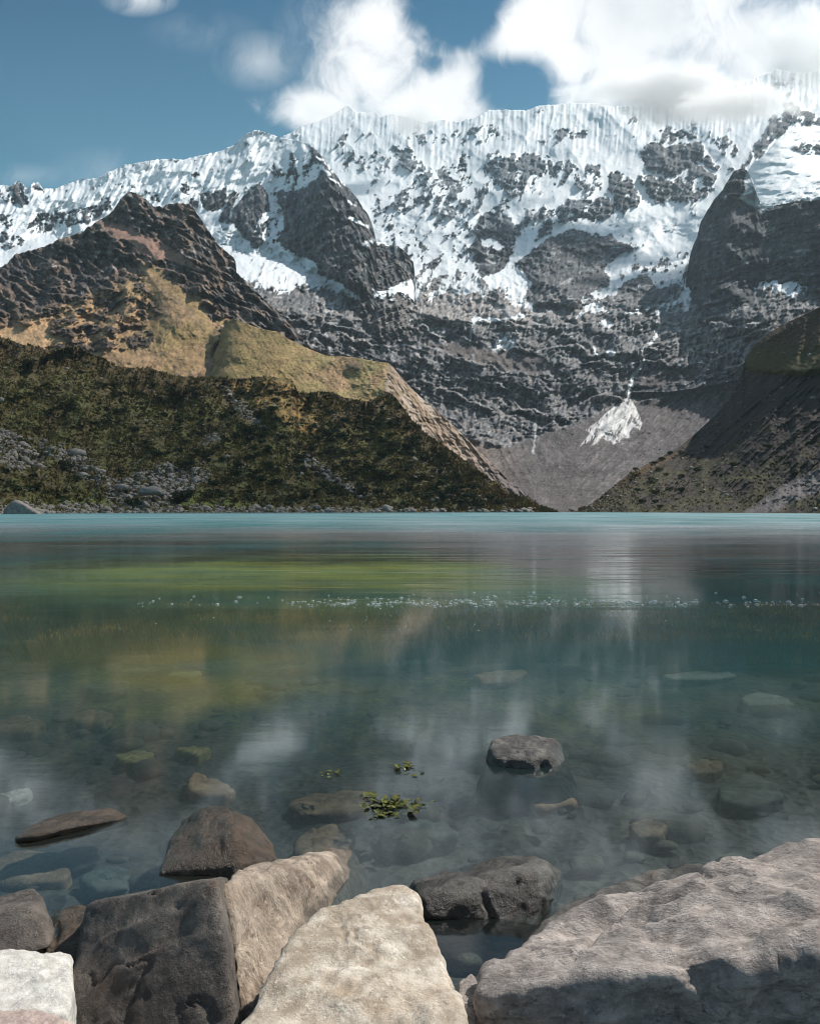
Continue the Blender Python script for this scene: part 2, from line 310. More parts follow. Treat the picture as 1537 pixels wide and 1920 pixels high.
def surf_head(px, py, T, Y):
    n = lambda s, sx, sy, o=4: fbm(px / sx, py / sy, o, s)
    wx = px + 11 * n(3, 34, 30) + 4 * n(5, 9, 9, 3); wy = py + 12 * n(11, 34, 26) + 4 * n(15, 9, 9, 3)
    low = sst(py + 26 * n(21, 80, 60), 528, 556)
    low = low * np.where(px > 1010, 1 - (1 - sst(py, 560, 590)) * sst(px, 1100, 1190) * (1 - sst(px, 1290, 1300)), 1)
    rockf = .006 + low * .994; out = np.zeros_like(px)
    for poly, r, st in RA:
        s = poly_sdf(wx, wy, poly); k = sst(s, -3, 3); rockf = np.where(k > 0, lerp(rockf, np.maximum(r, low), k), rockf)
        out = out + sst(s, -4, 14) * st
    for poly, f in SA:
        s = poly_sdf(wx, wy, poly); k = sst(s, -2, 2); rockf = np.where(k > 0, lerp(rockf, 1 - f, k), rockf); out = out + sst(s, -3, 12) * 6
    sc_ = poly_sdf(px + 3 * n(8, 9, 9), py + 3 * n(9, 8, 12), CONE); cone = sst(sc_, -1.5, 1.5); out = out + 26 * sst(sc_, -4, 26)
    gul = 1 - sst(line_dist(px + 5 * n(9, 14, 14), py, STREAM), 1.2 + 1.6 * (n(33, 20, 20) + .5), 4.0)
    rockf = np.where(gul > .01, lerp(rockf, .25, gul), rockf)
    # threshold pattern: steep gully streaks and ledges
    st1 = fbm((px + .35 * py) / 13, (py - .2 * px) / 30, 5, 41, .62); st2 = fbm((px - .5 * py) / 22, (py + .4 * px) / 7, 4, 47, .6)
    mid = ridged((px + .3 * py) / 48, py / 62, 5, 111, .58)
    rk = rank(.6 * fbm((px + .35 * py) / 13, py / 32, 5, 41, .6) + st2 * .3 - .55 * (mid - .5) - .16 * fbm(px / 4, py / 8, 3, 43, .6))
    snow = sst(rk - rockf, -.04, .04) * (rockf < .985)
    # snow dust on ledges of the wall
    ledge = ridged((px + 20 * n(60, 60, 40)) / 60, (py + .22 * (px - 1000) * np.sign(1000 - px) * -1 + 16 * n(61, 70, 40)) / 11, 4, 63, .55)
    dust = sst(ledge, .62, .74) * sst(n(65, 30, 24), -.05, .3) * sst(py, 360, 480) * (1 - sst(py, 640, 760)) * .55
    # scree bowl
    v = sst(py + 14 * n(71, 50, 40), L([(380, 560), (760, 740), (830, 800), (900, 832), (960, 838), (1010, 818), (1060, 800), (1120, 775), (1180, 752), (1250, 740), (1300, 715), (1380, 690), (1600, 640)])(px) - 6, L([(380, 560), (760, 740), (830, 800), (900, 832), (960, 838), (1010, 818), (1060, 800), (1120, 775), (1180, 752), (1250, 740), (1300, 715), (1380, 690), (1600, 640)])(px) + 8)
    talus = np.maximum(poly_sdf(wx, wy, [(800, 645), (860, 640), (930, 650), (1000, 662), (1060, 690), (1010, 700), (960, 695), (900, 680), (840, 664)]), poly_sdf(wx, wy, [(1200, 700), (1290, 690), (1330, 690), (1280, 720), (1230, 730), (1190, 722)]))
    tal = np.maximum(sst(talus, -4, 6), v)
    # relief
    big = ridged(px / 150, py / 130, 4, 101, .5); fine = fbm(px / 9, py / 9, 4, 121, .6)
    strat = ridged((px + 26 * n(60, 90, 70)) / 240, (py + .16 * np.abs(px - 1000) + 40 * n(61, 90, 60)) / 34, 5, 131, .6)
    flu = ridged(px / 11 + .10 * py / 11 + .5 * n(141, 40, 60), py / 130, 3, 143, .5)
    upper = 1 - sst(py, 470, 600)
    crag = ridged((px + .3 * py + 7 * n(105, 24, 24)) / 17, (py - .1 * px) / 48, 5, 107, .55); led, lf_ = ledges(px, py, 15, 311, .8, .25); pv = py + .24 * np.sqrt((px - 1010) ** 2 + 900); led2, lf2 = ledges(px, pv, 31, 313, 1.8, 0); led3, lf3 = ledges(px, pv, 12, 315, 1.4, -.05)
    flum = (1 - sst(py - sky_(px), 50, 120)) * .95 + .25
    sm = 1 - snow
    dY = -(big - .5) * (70 + 40 * sm) * upper - (mid - .5) * (8 + 14 * sm) * upper - fine * (1.5 + 12 * sm) * upper - (crag - .5) * 52 * sm * upper - (led - .4) * 26 * sm * upper
    dY -= flu * 9 * snow * flum * upper + out
    lowm = (1 - upper) * (1 - tal)
    vert = ridged((px + 9 * n(145, 20, 30)) / 15, (py + .3 * px) / 42, 5, 147, .6)
    dY += lowm * (-(led2 - .4) * 40 * (.35 + sst(n(317, 60, 40), -.3, .3)) - (led3 - .4) * 15 - (mid - .5) * 22 - fine * 6 - (big - .5) * 70 - (crag - .5) * 26 - (vert - .5) * 16)
    # loose slopes: runnels down the fall line
    run = ridged((px - .55 * (py - 900)) / 34, (py + .5 * px) / 260, 4, 151, .6)
    k_ = sst(px + 40 * n(153, 60, 40), 990, 1130)
    run2 = ridged((py * .77 + .62 * px + 7 * n(154, 30, 30)) / 17, (px * .8 - py * .6) / 200, 4, 157, .62)
    rr = lerp(run * .6 + .3 * fbm(px / 14, py / 10, 4, 158, .6) + .15, run2, k_) * .8 + .2 * fbm(px / 9, py / 7, 4, 159)
    dY += tal * (-(rr - .5) * 30 - fine * 5 - 26 * fbm(px / 70, py / 60, 3, 161)) * np.clip(Y / 1000, .2, 1)
    # glaciers: crevassed swells
    crev = ridged((px + .5 * py) / 26, (py + 8 * n(161, 30, 30)) / 10, 4, 163, .55)
    glac = snow * sst(py, 370, 440) * sst(n(165, 70, 50) + .1, 0, .3)
    dY -= (crev - .5) * 13 * glac
    # colours
    tone = sst(n(171, 50, 36, 5), -.35, .35)
    rock = mixc(ROCK_D * np.ones(px.shape + (3,)), ROCK_G, tone * .55 + .12 * upper)
    warm = sst(n(173, 70, 60), .1, .5) * .35; rock = mixc(rock, ROCK_B * 1.3, warm * (1 - .6 * upper))
    lw = mixc(ROCK_G * 1.15 * np.ones(px.shape + (3,)), ROCK_W, np.clip(sst(fbm(px / 24, (py + .2 * np.abs(px - 980)) / 9, 5, 181, .6), -.05, .5) * (1.0 - .35 * sst(px, 950, 1250)), 0, 1))
    bl = sst(lf2, .78, .9) * .6 + sst(lf3, .7, .9) * .3; lw = mixc(lw, ROCK_W * 1.1, np.clip(bl, 0, 1) * sst(n(187, 30, 20), -.25, .25))
    rock = mixc(rock, lw, (1 - upper))
    big_dark = np.maximum(sst(poly_sdf(wx, wy, RA[21][0]), -3, 3), sst(poly_sdf(wx, wy, RA[20][0]), -3, 3)) if len(RA) > 21 else 0
    rock = mixc(rock, ROCK_D * 1.0, np.clip(big_dark, 0, 1) * .6)
    rock = mixc(rock, col((.15, .18, .205)), sst(px, 600, 700) * (1 - sst(px, 1090, 1170)) * (1 - sst(py, 400, 450)) * .75)
    rock = mixc(rock, col((.10, .12, .135)), sst(px, 1120, 1170) * (1 - sst(py, 380, 440)) * .5)
    bench = sst(poly_sdf(wx, wy, [(700, 540), (800, 530), (900, 540), (990, 575), (1100, 590), (960, 612), (880, 600), (780, 610), (700, 600), (620, 570)]), -26, 20)
    rock = mixc(rock, col((.34, .31, .295)), np.clip(bench * .8 * (.6 + sst(fine, -.2, .3)), 0, .9))
    scr = mixc(SCREE * .85 * np.ones(px.shape + (3,)), SCREE * 1.9, sst(rr + .4 * fine, .45, .95) * .8)
    scr = mixc(scr, SCREEW, (1 - sst(px, 800, 1010)) * sst(py, 640, 700) * .8)
    scr = scr * np.clip(1 + .9 * fbm(px / 40, py / 30, 5, 163, .6) + .8 * fbm(px / 3.5, py / 3, 3, 165, .6), .5, 1.8)[..., None]
    rock = mixc(rock, scr, tal)
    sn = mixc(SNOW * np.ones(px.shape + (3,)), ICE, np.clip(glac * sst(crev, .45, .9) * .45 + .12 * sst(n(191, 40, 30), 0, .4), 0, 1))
    dirt = sst(py, 505, 560) * .5; sn = mixc(sn, col((.50, .46, .43)), dirt * sst(fine, -.2, .5))
    tex = fbm((px + .4 * py) / 4.5, (py - .3 * px) / 9, 4, 221, .65); tex2 = fbm((px - .7 * py) / 11, (py + .7 * px) / 3.6, 4, 225, .65)
    rock = rock * np.clip(1 + 1.5 * tex * (1 - .7 * tal) + 1.1 * tex2 * (1 - .6 * tal), .3, 2.4)[..., None]
    a = mixc(rock, sn, snow)
    dust = np.maximum(dust, sst(tex2 + .6 * tex, .30, .46) * .5 * (1 - tal) * sst(n(229, 40, 30), -.3, .2))
    a = mixc(a, col((.62, .62, .62)), dust * (1 - snow))
    cs = cone * (1 - .85 * sst(fbm((px + .35 * py) / 9, (py - .5 * px) / 26, 4, 201, .6), .12 - .004 * (py - 790), .3))
    a = mixc(a, col((.50, .49, .485)) * np.clip(1 + .9 * fbm((px + .35 * py) / 5, (py - .5 * px) / 20, 4, 203, .6), .55, 1.25)[..., None], cs)
    # thin waterfalls
    for w in ([(885, 610), (883, 632)], [(1008, 595), (1012, 625)], [(1010, 720), (1004, 790), (1000, 850)], [(608, 612), (618, 660)], [(1196, 628), (1180, 668)], [(1060, 605), (1066, 640)]):
        a = mixc(a, col((.5, .52, .54)), (1 - sst(line_dist(px + 6 * n(211, 10, 14), py, w), .8, 2.8)) * .7)
    cov = np.stack([np.maximum(np.maximum(snow, cs), gul), 0 * snow, tal], -1)
    return dY, a, cov
sky_ = L(sky_line)
terrain('snow_mountain', np.arange(-170, 1711, 1.9), sky_, lambda x: 966 + 0 * x, 460, Y_head, surf_head, M_far,
        jag=lambda x: 3.2 * fbm(x / 11, x * 0, 4, 301, .6) + 2.0 * ridged(x / 8, x * 0, 2, 303) - 1.2)

# ------------------------------------------------------------------ 2. western snow ridge with the rock pyramid
ridge_line = [(-400, 330), (-170, 352), (0, 347), (12, 346), (20, 350), (28, 342), (38, 338), (44, 345), (50, 352), (58, 350), (64, 342), (72, 341), (80, 353), (105, 354), (120, 347), (150, 337), (180, 335), (205, 322), (232, 310), (270, 303), (310, 298), (345, 299), (380, 291), (415, 283), (440, 271), (453, 258), (462, 250), (480, 243), (492, 246), (505, 250), (520, 256), (560, 264), (580, 268), (600, 288), (622, 318), (650, 350), (670, 372), (690, 402), (700, 428), (706, 452), (722, 458), (745, 461), (762, 474), (775, 492), (777, 510), (770, 524), (745, 534), (722, 542), (700, 554), (680, 580), (640, 600), (600, 610)]
ridge_line = [p for p in ridge_line if p[0] <= 777 and not (p[0] < 777 and p[1] > 511)] + [(779, 530), (781, 560), (784, 620)]
RB = [([(375,366),(400,356),(424,352),(428,366),(416,392),(398,396),(384,396),(376,384)], .95, 20),
 ([(428,368),(440,356),(456,362),(446,384),(430,398),(420,396)], .8, 14), ([(358,370),(374,380),(380,392),(366,392),(352,380)], .6, 8),
 ([(458,368),(470,352),(486,346),(498,352),(502,372),(506,392),(510,414),(504,432),(500,452),(492,462),(478,464),(464,450),(448,434),(434,420),(420,418),(410,412),(422,396),(440,386),(450,376)], 1.0, 45),
 ([(516,368),(528,358),(560,356),(590,338),(598,326),(590,305),(580,285),(578,268),(600,286),(650,348),(692,402),(710,450),(700,460),(682,470),(690,520),(702,545),(690,552),(650,532),(612,516),(596,506),(592,492),(570,484),(548,472),(520,458),(516,448),(532,430),(528,400),(512,385)], 1.0, 70),
 ([(682,468),(720,458),(745,460),(764,474),(778,494),(778,520),(740,536),(702,548),(690,520)], 1.0, 30),
 ([(594,480),(602,474),(625,484),(655,510),(690,532),(704,552),(690,562),(655,545),(622,526),(600,512)], 1.0, 30),
 ([(540,290),(580,280),(600,310),(590,340),(560,356),(530,360),(530,320)], .34, 5), ([(505,300),(540,295),(540,350),(515,356)], .12, 2),
 ([(340,345),(372,350),(372,362),(350,366),(335,360)], .55, 5), ([(358,325),(374,322),(374,328),(360,332)], .7, 3),
 ([(16,352),(26,344),(40,338),(46,350),(50,372),(58,384),(44,386),(30,372),(18,366)], .92, 14), ([(58,352),(66,343),(80,353),(72,354)], .9, 6), ([(-180,350),(14,350),(30,376),(24,384),(0,376),(-180,400)], .5, 8),
 ([(0,402),(20,398),(24,420),(14,428),(0,418),(-180,430),(-180,400)], .8, 10), ([(0,436),(30,440),(50,452),(44,462),(10,468),(-180,480),(-180,440)], .66, 8),
 ([(50,430),(70,404),(90,400),(112,396),(124,412),(104,424),(80,436),(60,440)], .7, 10), ([(112,396),(138,394),(150,388),(162,398),(178,408),(160,418),(130,424),(120,412)], .7, 10),
 ([(150,390),(185,386),(205,370),(212,382),(200,396),(180,410),(160,398)], .6, 8), ([(188,372),(206,368),(210,380),(196,384)], .7, 6), ([(222,345),(232,352),(228,360)], .8, 3), ([(275,362),(300,365),(300,380),(280,376)], .4, 3)]
def surf_ridge(px, py, T, Y):
    n = lambda s, sx, sy, o=4: fbm(px / sx, py / sy, o, s)
    wx = px + 7 * n(403, 26, 24) + 3 * n(405, 8, 8, 3); wy = py + 8 * n(411, 28, 22) + 3 * n(415, 8, 8, 3)
    ice_top = L([(-180, 470), (0, 474), (110, 436), (190, 425), (300, 420), (390, 414), (440, 432), (480, 462), (520, 462), (560, 486), (600, 520), (640, 540), (700, 556)])(px)
    rockf = .02 + .0 * px; out = np.zeros_like(px); solid = np.zeros_like(px)
    for poly, r, st in RB:
        s = poly_sdf(wx, wy, poly); k = sst(s, -3, 3); rockf = np.where(k > 0, lerp(rockf, r, k), rockf); out = out + sst(s, -4, 18) * st
        if r == 1.0: solid = np.maximum(solid, k)
    for w, wd in (([(512, 352), (516, 400), (520, 430), (512, 460)], 5), ([(480, 430), (500, 405), (512, 400)], 6), ([(455, 362), (438, 390), (432, 410)], 2), ([(500, 440), (512, 425), (520, 440), (508, 456), (490, 440)], 6), ([(520, 385), (532, 410), (530, 430)], 2),
                  ([(596, 292), (618, 314), (642, 340)], 3), ([(600, 310), (620, 330)], 2.5), ([(618, 336), (640, 350)], 2), ([(655, 410), (690, 425)], 2.5), ([(652, 376), (664, 384)], 2.5), ([(682, 458), (705, 452)], 4)):
        k = 1 - sst(line_dist(wx, wy, w), wd * .6, wd * 1.5); rockf = lerp(rockf, .12, k)
    lowr = sst(wy, 545, 568) * sst(px, 150, 300); rockf = np.maximum(rockf, lowr)
    for poly, f in (([(418,522),(430,514),(455,516),(480,528),(500,540),(492,550),(505,560),(512,572),(500,574),(482,562),(474,552),(462,542),(446,532)], .98), ([(470,525),(520,530),(590,525),(600,540),(560,556),(510,548)], .55)):
        k = sst(poly_sdf(wx, wy, poly), -2, 2); rockf = lerp(rockf, 1 - f, k)
    st1 = fbm((px + .2 * py) / 11, (py) / 26, 5, 441, .62); st2 = fbm((px - .6 * py) / 24, (py + .5 * px) / 8, 4, 447, .6)
    mid = ridged((px + .45 * py) / 36, (py - .3 * px) / 66, 5, 511, .58)
    rk = rank(st1 * .5 + st2 * .4 - .5 * (mid - .5) - .25 * fbm(px / 4, py / 7, 3, 443, .6)); snow = sst(rk - rockf, -.04, .04) * (rockf < .985)
    sm = 1 - snow
    cr = py - L(ridge_line)(px)
    big = ridged((px + .5 * py) / 120, py / 150, 4, 501, .5); mid = ridged((px + .45 * py) / 36, (py - .3 * px) / 66, 5, 511, .58); fine = fbm(px / 8, py / 8, 4, 521, .6)
    flu = ridged((px + .55 * cr + 5 * n(541, 30, 30)) / 15, (py) / 90, 3, 543, .55)
    swell = fbm(px / 60, (py + .35 * px) / 20, 4, 547, .5)
    upper = 1 - sst(cr, 40, 110)
    dY = -(big - .5) * 90 - (mid - .5) * (9 + 18 * sm) - fine * (1.5 + 12 * sm) - ((ridged((px - .3 * py + 6 * n(505, 24, 24)) / 15, (py + .1 * px) / 50, 5, 507, .55) - .5) * 46 + (ledges(px, py, 17, 509, .8, -.5)[0] - .4) * 20) * sm - flu * (7 + 15 * sst(n(549, 60, 50), -.2, .3)) * snow * (1 - .55 * sst(cr, 60, 140)) - swell * 26 * snow - out
    icy = sst(py - ice_top, -6, 6) * snow
    crev = ridged((px + .2 * py) / 20, (py - .45 * px * np.sign(px - 250)) / 8, 4, 563, .55)
    dY -= (crev - .5) * 16 * icy
    tone = sst(n(571, 40, 30, 5), -.3, .35)
    rock = mixc(ROCK_D * 1.15 * np.ones(px.shape + (3,)), ROCK_G * 1.05, tone * .75)
    rock = mixc(rock, col((.20, .165, .14)), sst(px + .3 * py, 745, 830) * sst(fbm(px / 14, py / 22, 4, 573, .6), -.15, .35) * .7)
    rock = mixc(rock, lerp(ROCK_G, ROCK_W, .6), sst(py, 535, 580) * .7)
    slabs = sst(ridged((px + .5 * py) / 9, (py - .5 * px) / 60, 3, 575, .5), .5, .9)
    rock = rock * (1 - .35 * slabs[..., None])
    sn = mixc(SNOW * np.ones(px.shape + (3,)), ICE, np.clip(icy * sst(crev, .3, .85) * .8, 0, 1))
    tex = fbm((px + .25 * py) / 4.2, py / 10, 4, 621, .65); tex2 = fbm((px - .6 * py) / 12, (py + .6 * px) / 3.6, 4, 625, .65)
    rock = rock * np.clip(1 + 1.7 * tex + 1.0 * tex2, .3, 2.4)[..., None]
    a = mixc(rock, sn, snow); a = mixc(a, col((.62, .63, .65)), sst(tex2 + .5 * tex, .30, .44) * .55 * (1 - snow) * sst(n(629, 40, 30), -.25, .2))
    return dY, a, np.stack([snow, 0 * snow, 0 * snow], -1)
def Y_ridge(px, py, T):
    yr = L([(-400, 1900), (0, 1950), (250, 2050), (480, 2150), (560, 2120), (700, 1750), (790, 1620)])(px)
    yb = L([(-400, 1250), (300, 1300), (600, 1320), (790, 1380)])(px)
    t = np.clip(T, 0, 1); ar = np.exp(-((px - 596 - .42 * (py - 290)) / 60) ** 2) * sst(py, 240, 330)   # the pyramid's blunt arete stands forward
    return yb + (yr - yb) * t ** 1.1 - ar * 110
terrain('snow_ridge', np.arange(-170, 785, 1.9), L(ridge_line), lambda x: 640 + 0 * x, 230, Y_ridge, surf_ridge, M_far,
        jag=lambda x: (1.6 * fbm(x / 9, x * 0, 4, 601, .6) + 2.6 * ridged(x / 10, x * 0, 2, 603) - 1.6) * sst(x, 90, 130) + (5 * fbm(x / 9, x * 0, 3, 605, .6)) * (1 - sst(x, 80, 110)))

# ------------------------------------------------------------------ 3. dark eastern cliff with hanging glacier behind it
cliff_line = [(1160, 800), (1188, 715), (1200, 700), (1214, 672), (1226, 645), (1240, 618), (1262, 590), (1278, 566), (1284, 540), (1287, 515), (1292, 482), (1298, 462), (1306, 445), (1313, 415), (1325, 395), (1340, 372), (1352, 358), (1364, 338), (1374, 322), (1384, 317), (1398, 316), (1408, 322), (1412, 333), (1400, 350), (1384, 372)]
cl1 = [(1160, 800), (1188, 715), (1200, 700), (1214, 672), (1226, 645), (1240, 618), (1262, 590), (1278, 566), (1284, 540), (1287, 515), (1292, 482), (1298, 462), (1306, 445), (1313, 415), (1325, 395), (1340, 372), (1352, 358), (1364, 338), (1374, 322), (1384, 317), (1396, 317), (1404, 326), (1411, 342), (1418, 364), (1428, 386), (1440, 386), (1470, 382), (1500, 372), (1537, 368), (1620, 350), (1720, 330), (1900, 300)]
cl1 = [p for i, p in enumerate(cl1) if p != (1396, 352)]
def surf_cliff(px, py, T, Y):
    n = lambda s, sx, sy, o=4: fbm(px / sx, py / sy, o, s)
    c = py - L(cl1)(px)
    wx = px + 7 * n(703, 26, 24); wy = py + 7 * n(705, 26, 22)
    big = ridged((px - .5 * py) / 90, py / 120, 4, 701, .5); strat = ridged((px + 20 * n(707, 60, 60)) / 150, (py + .28 * px + 14 * n(708, 60, 40)) / 17, 5, 711, .6); fine = fbm(px / 7, py / 9, 4, 721, .6)
    vert = ridged((px + 8 * n(723, 30, 30)) / 20, py / 60, 4, 724, .55)
    dY = -(big - .5) * 60 - (strat - .5) * 22 - fine * 6 - (vert - .5) * 26 - (ledges(px, py, 26, 713, .9, -.3)[0] - .4) * 24
    snowf = .0 * px
    s = poly_sdf(wx, wy, [(1384,372),(1392,362),(1398,330),(1404,318),(1430,300),(1560,290),(1560,372),(1500,374),(1470,380),(1440,390),(1428,400),(1420,388),(1400,378)])
    glac = sst(s, -3, 3)
    dust = sst(strat, .60, .74) * sst(n(731, 26, 20), -.02, .3) * sst(py, 400, 460) * .5
    dust = np.maximum(dust, sst(ridged((px + .4 * py) / 50, (py + .45 * px) / 14, 4, 733, .6), .7, .8) * sst(n(735, 30, 26), .05, .3) * .45)
    tone = sst(n(741, 40, 30, 5), -.3, .4)
    rock = mixc(col((.030, .038, .046)) * np.ones(px.shape + (3,)), col((.085, .092, .10)), tone * .6)
    rock = mixc(rock, col((.10, .10, .105)), sst(py, 600, 690) * .6)
    tex = fbm((px + .25 * py) / 4.2, py / 8, 4, 761, .65); tex2 = fbm((px + .1 * py) / 13, (py + .3 * px) / 3.4, 4, 765, .65)
    rock = rock * np.clip(1 + 1.5 * tex + 1.1 * tex2, .3, 2.4)[..., None] * .8
    dust = np.maximum(dust, sst(tex2 + .4 * tex, .30, .42) * .5 * sst(n(769, 50, 40), -.15, .25) * sst(py, 430, 500))
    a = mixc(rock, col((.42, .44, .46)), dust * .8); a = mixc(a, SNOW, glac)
    return dY, a, np.stack([glac, 0 * glac, 0 * glac], -1)
def Y_cliff(px, py, T):
    yt = L([(1150, 1150), (1240, 1400), (1290, 1600), (1400, 1560), (1537, 1330), (1900, 900)])(px); yb = L([(1150, 1120), (1300, 1050), (1400, 960), (1537, 870), (1900, 700)])(px)
    return yb + (yt - yb) * T ** .9
terrain('dark_cliff', np.arange(1160, 1711, 1.7), L(cl1), lambda x: np.maximum(L([(1160, 812), (1185, 735), (1250, 735), (1320, 725), (1380, 712), (1720, 720)])(x), L(cl1)(x) + 6), 270, Y_cliff, surf_cliff, M_far,
        jag=lambda x: 4 * fbm(x / 9, x * 0, 4, 751, .6), back=(.9, 8))
# hanging glacier above the cliff's shoulder
gl = [(1386, 420), (1392, 360), (1400, 322), (1410, 306), (1425, 296), (1440, 282), (1456, 262), (1472, 248), (1500, 238), (1537, 236), (1620, 232), (1720, 230)]
def surf_glacier(px, py, T, Y):
    n = lambda s, sx, sy, o=4: fbm(px / sx, py / sy, o, s)
    sw = fbm((px + 10 * n(801, 40, 30)) / 60, (py + .12 * px + 8 * n(803, 50, 30)) / 13, 4, 805, .5); sf = ridged((px + py) / 40, (py + .2 * px) / 8, 4, 807, .5)
    edge = sst(py - L([(1380, 352), (1400, 366), (1425, 378), (1460, 360), (1537, 335), (1700, 310)])(px), -8, 12)
    rk = rank(fbm((px + .2 * py) / 13, py / 8, 4, 811, .6)); rs = sst(poly_sdf(px + 5 * n(813, 14, 12), py + 4 * n(814, 14, 12), [(1482, 277), (1505, 268), (1540, 262), (1600, 262), (1600, 285), (1540, 290), (1505, 288)]), -3, 3)
    rk2 = (rk < .55) * rs
    dY = -sw * 22 - (sf - .5) * (6 + 12 * edge) - rk2 * 12
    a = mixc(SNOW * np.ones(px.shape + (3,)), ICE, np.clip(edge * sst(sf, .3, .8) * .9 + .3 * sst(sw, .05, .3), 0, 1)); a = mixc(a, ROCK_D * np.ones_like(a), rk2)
    return dY, a, np.stack([1 - rk2, 0 * sw, 0 * sw], -1)
terrain('hanging_glacier', np.arange(1386, 1711, 1.9), L(gl), lambda x: L([(1380, 420), (1720, 400)])(x), 110,
        lambda px, py, T: lerp(L([(1386, 1660), (1537, 1580), (1720, 1450)])(px), L([(1386, 1900), (1537, 2150), (1720, 2100)])(px), T), surf_glacier, M_far, jag=lambda x: 1.5 * fbm(x / 12, x * 0, 3, 821))

# ------------------------------------------------------------------ 4. brown grass hill with dark pinnacles
hill_line = [(-400, 560), (-170, 530), (0, 503), (15, 495), (28, 478), (45, 474), (60, 470), (80, 464), (100, 457), (108, 450), (125, 446), (140, 440), (155, 436), (165, 428), (176, 420), (190, 412), (200, 406), (212, 396), (220, 385), (226, 375), (236, 365), (244, 360), (252, 362), (262, 366), (275, 376), (288, 388), (298, 387), (305, 391), (312, 384), (325, 382), (345, 382), (356, 384), (364, 392), (372, 404), (388, 428), (402, 448), (414, 464), (425, 472), (437, 484), (443, 492), (436, 502), (452, 520), (470, 536), (490, 556), (505, 570), (525, 590), (550, 615), (570, 640), (600, 665), (640, 680), (700, 700)]
def surf_hill(px, py, T, Y):
    n = lambda s, sx, sy, o=4: fbm(px / sx, py / sy, o, s)
    wx = px + 7 * n(903, 26, 24) + 3 * n(904, 8, 8, 3); wy = py + 7 * n(905, 26, 20) + 3 * n(906, 8, 8, 3)
    P = lambda pts, a=-3, b=3: sst(poly_sdf(wx, wy, pts), a, b)
    g = [(-180,640),(0,600),(30,598),(60,588),(100,580),(130,565),(160,560),(195,545),(230,528),(262,505),(268,492),(285,498),(310,515),(345,535),(370,555),(385,560),(430,600),(480,640),(560,660),(560,760),(-180,760)]
    grass = sst(poly_sdf(wx, wy, g) + 26 * fbm(px / 22, py / 16, 5, 975, .6), -10, 10)
    pink = P([(198,418),(225,420),(250,428),(262,440),(300,452),(330,470),(360,490),(385,508),(372,510),(345,498),(315,490),(280,482),(262,474),(250,462),(235,450),(212,446),(200,434)])
    lo = P([(-180,640),(0,612),(30,610),(60,604),(100,600),(92,620),(125,630),(105,650),(60,655),(-180,680)], -2, 4)     # flat ochre meadow
    up = P([(262,490),(290,490),(320,505),(345,530),(380,560),(405,610),(400,640),(404,710),(230,700),(190,690),(150,670),(180,660),(230,640),(262,620),(270,600),(300,590),(285,560),(270,530)], -6, 10)
    rr = rank(fbm((px - .8 * py) / 30, (py + .35 * px) / 13, 5, 911, .6) + .35 * n(913, 90, 70))
    outc = (rr > .58) * grass * (1 - lo)
    outc = sst(rr, .55, .62) * grass * (1 - lo) * (1 - .97 * up)
    outc = np.maximum(outc, P([(250,615),(278,610),(290,625),(285,645),(262,655),(240,665),(212,650),(240,640)]) * sst(rr, .3, .5) * .8)
    outc = np.maximum(outc, P([(330,528),(370,528),(400,540),(425,556),(410,562),(385,552),(352,548)]) * .9)
    outc = np.maximum(outc, P([(100,600),(130,575),(160,590),(200,585),(185,610),(150,625),(120,630),(92,626)]) * sst(rr, .25, .5))
    shear = ridged((px - .6 * py) / 24, (py + .6 * px) / 70, 5, 921, .58)
    big = ridged((px + .2 * py) / 110, py / 90, 4, 923, .5); fine = fbm(px / 8, py / 8, 4, 925, .6); mid = ridged(px / 40, py / 34, 5, 927, .58)
    rocky = np.clip(1 - grass - pink, 0, 1)
    smooth = np.maximum(lo, up)
    dY = -(big - .5) * (58 - 38 * smooth) - (mid - .5) * (10 * rocky + 20 * grass * (1 - smooth) + 2) - (shear - .5) * 34 * rocky - (ledges(px, py, 16, 917, .8, .45)[0] - .4) * 20 * rocky - fine * (7 * rocky + 3 + 7 * outc) - outc * 9
    dY -= 22 * sst(poly_sdf(px, py, [(262,490),(345,535),(395,590),(398,620),(370,640),(300,640),(285,600),(270,540)]), -10, 40)
    tone = sst(n(931, 34, 26, 5), -.3, .4)
    rock = mixc(col((.062, .047, .040)) * np.ones(px.shape + (3,)), col((.20, .135, .098)), tone * .8)
    rock = mixc(rock, col((.06, .062, .068)), sst(n(933, 60, 50), .05, .3) * .55)
    veins = sst(ridged((px - .2 * py) / 60, (py - .62 * px) / 9, 3, 935, .5), .86, .95) * (py < 500) * rocky
    dus = sst(n(937, 10, 7, 4), .12, .3) * sst(n(939, 60, 50), -.1, .2) * rocky * (1 - sst(py, 520, 600)) * .5
    gr = mixc(TAN * np.ones(px.shape + (3,)), OLIVE * 1.25, np.clip(sst(n(941, 70, 60), -.15, .3) * .8 * sst(px, 180, 330) + .25 * fine, 0, 1))
    gr = mixc(gr, BROWNV * 1.5, sst(fbm((px + py) / 30, (py - .3 * px) / 12, 5, 943, .6), .0, .35) * .6 * up)
    gr = mixc(gr, TAN * 1.35, lo * .8)
    gr = mixc(gr, OLIVE * 1.2, np.clip(1 - line_dist(px, py, [(285, 498), (330, 545), (375, 585), (400, 640)]) / 16, 0, 1) * .7)
    tex = fbm((px - .3 * py) / 4.5, (py + .3 * px) / 5, 4, 971, .65)
    rock = rock * np.clip(1 + 1.8 * tex, .25, 2.2)[..., None]; gr = gr * np.clip(1 + .5 * tex + .7 * fbm(px / 16, py / 10, 4, 973, .6), .4, 1.8)[..., None]
    a = mixc(rock, gr, grass * (1 - outc)); a = mixc(a, rock * .8, outc * grass)
    a = mixc(a, col((.27, .165, .125)), pink * .95)
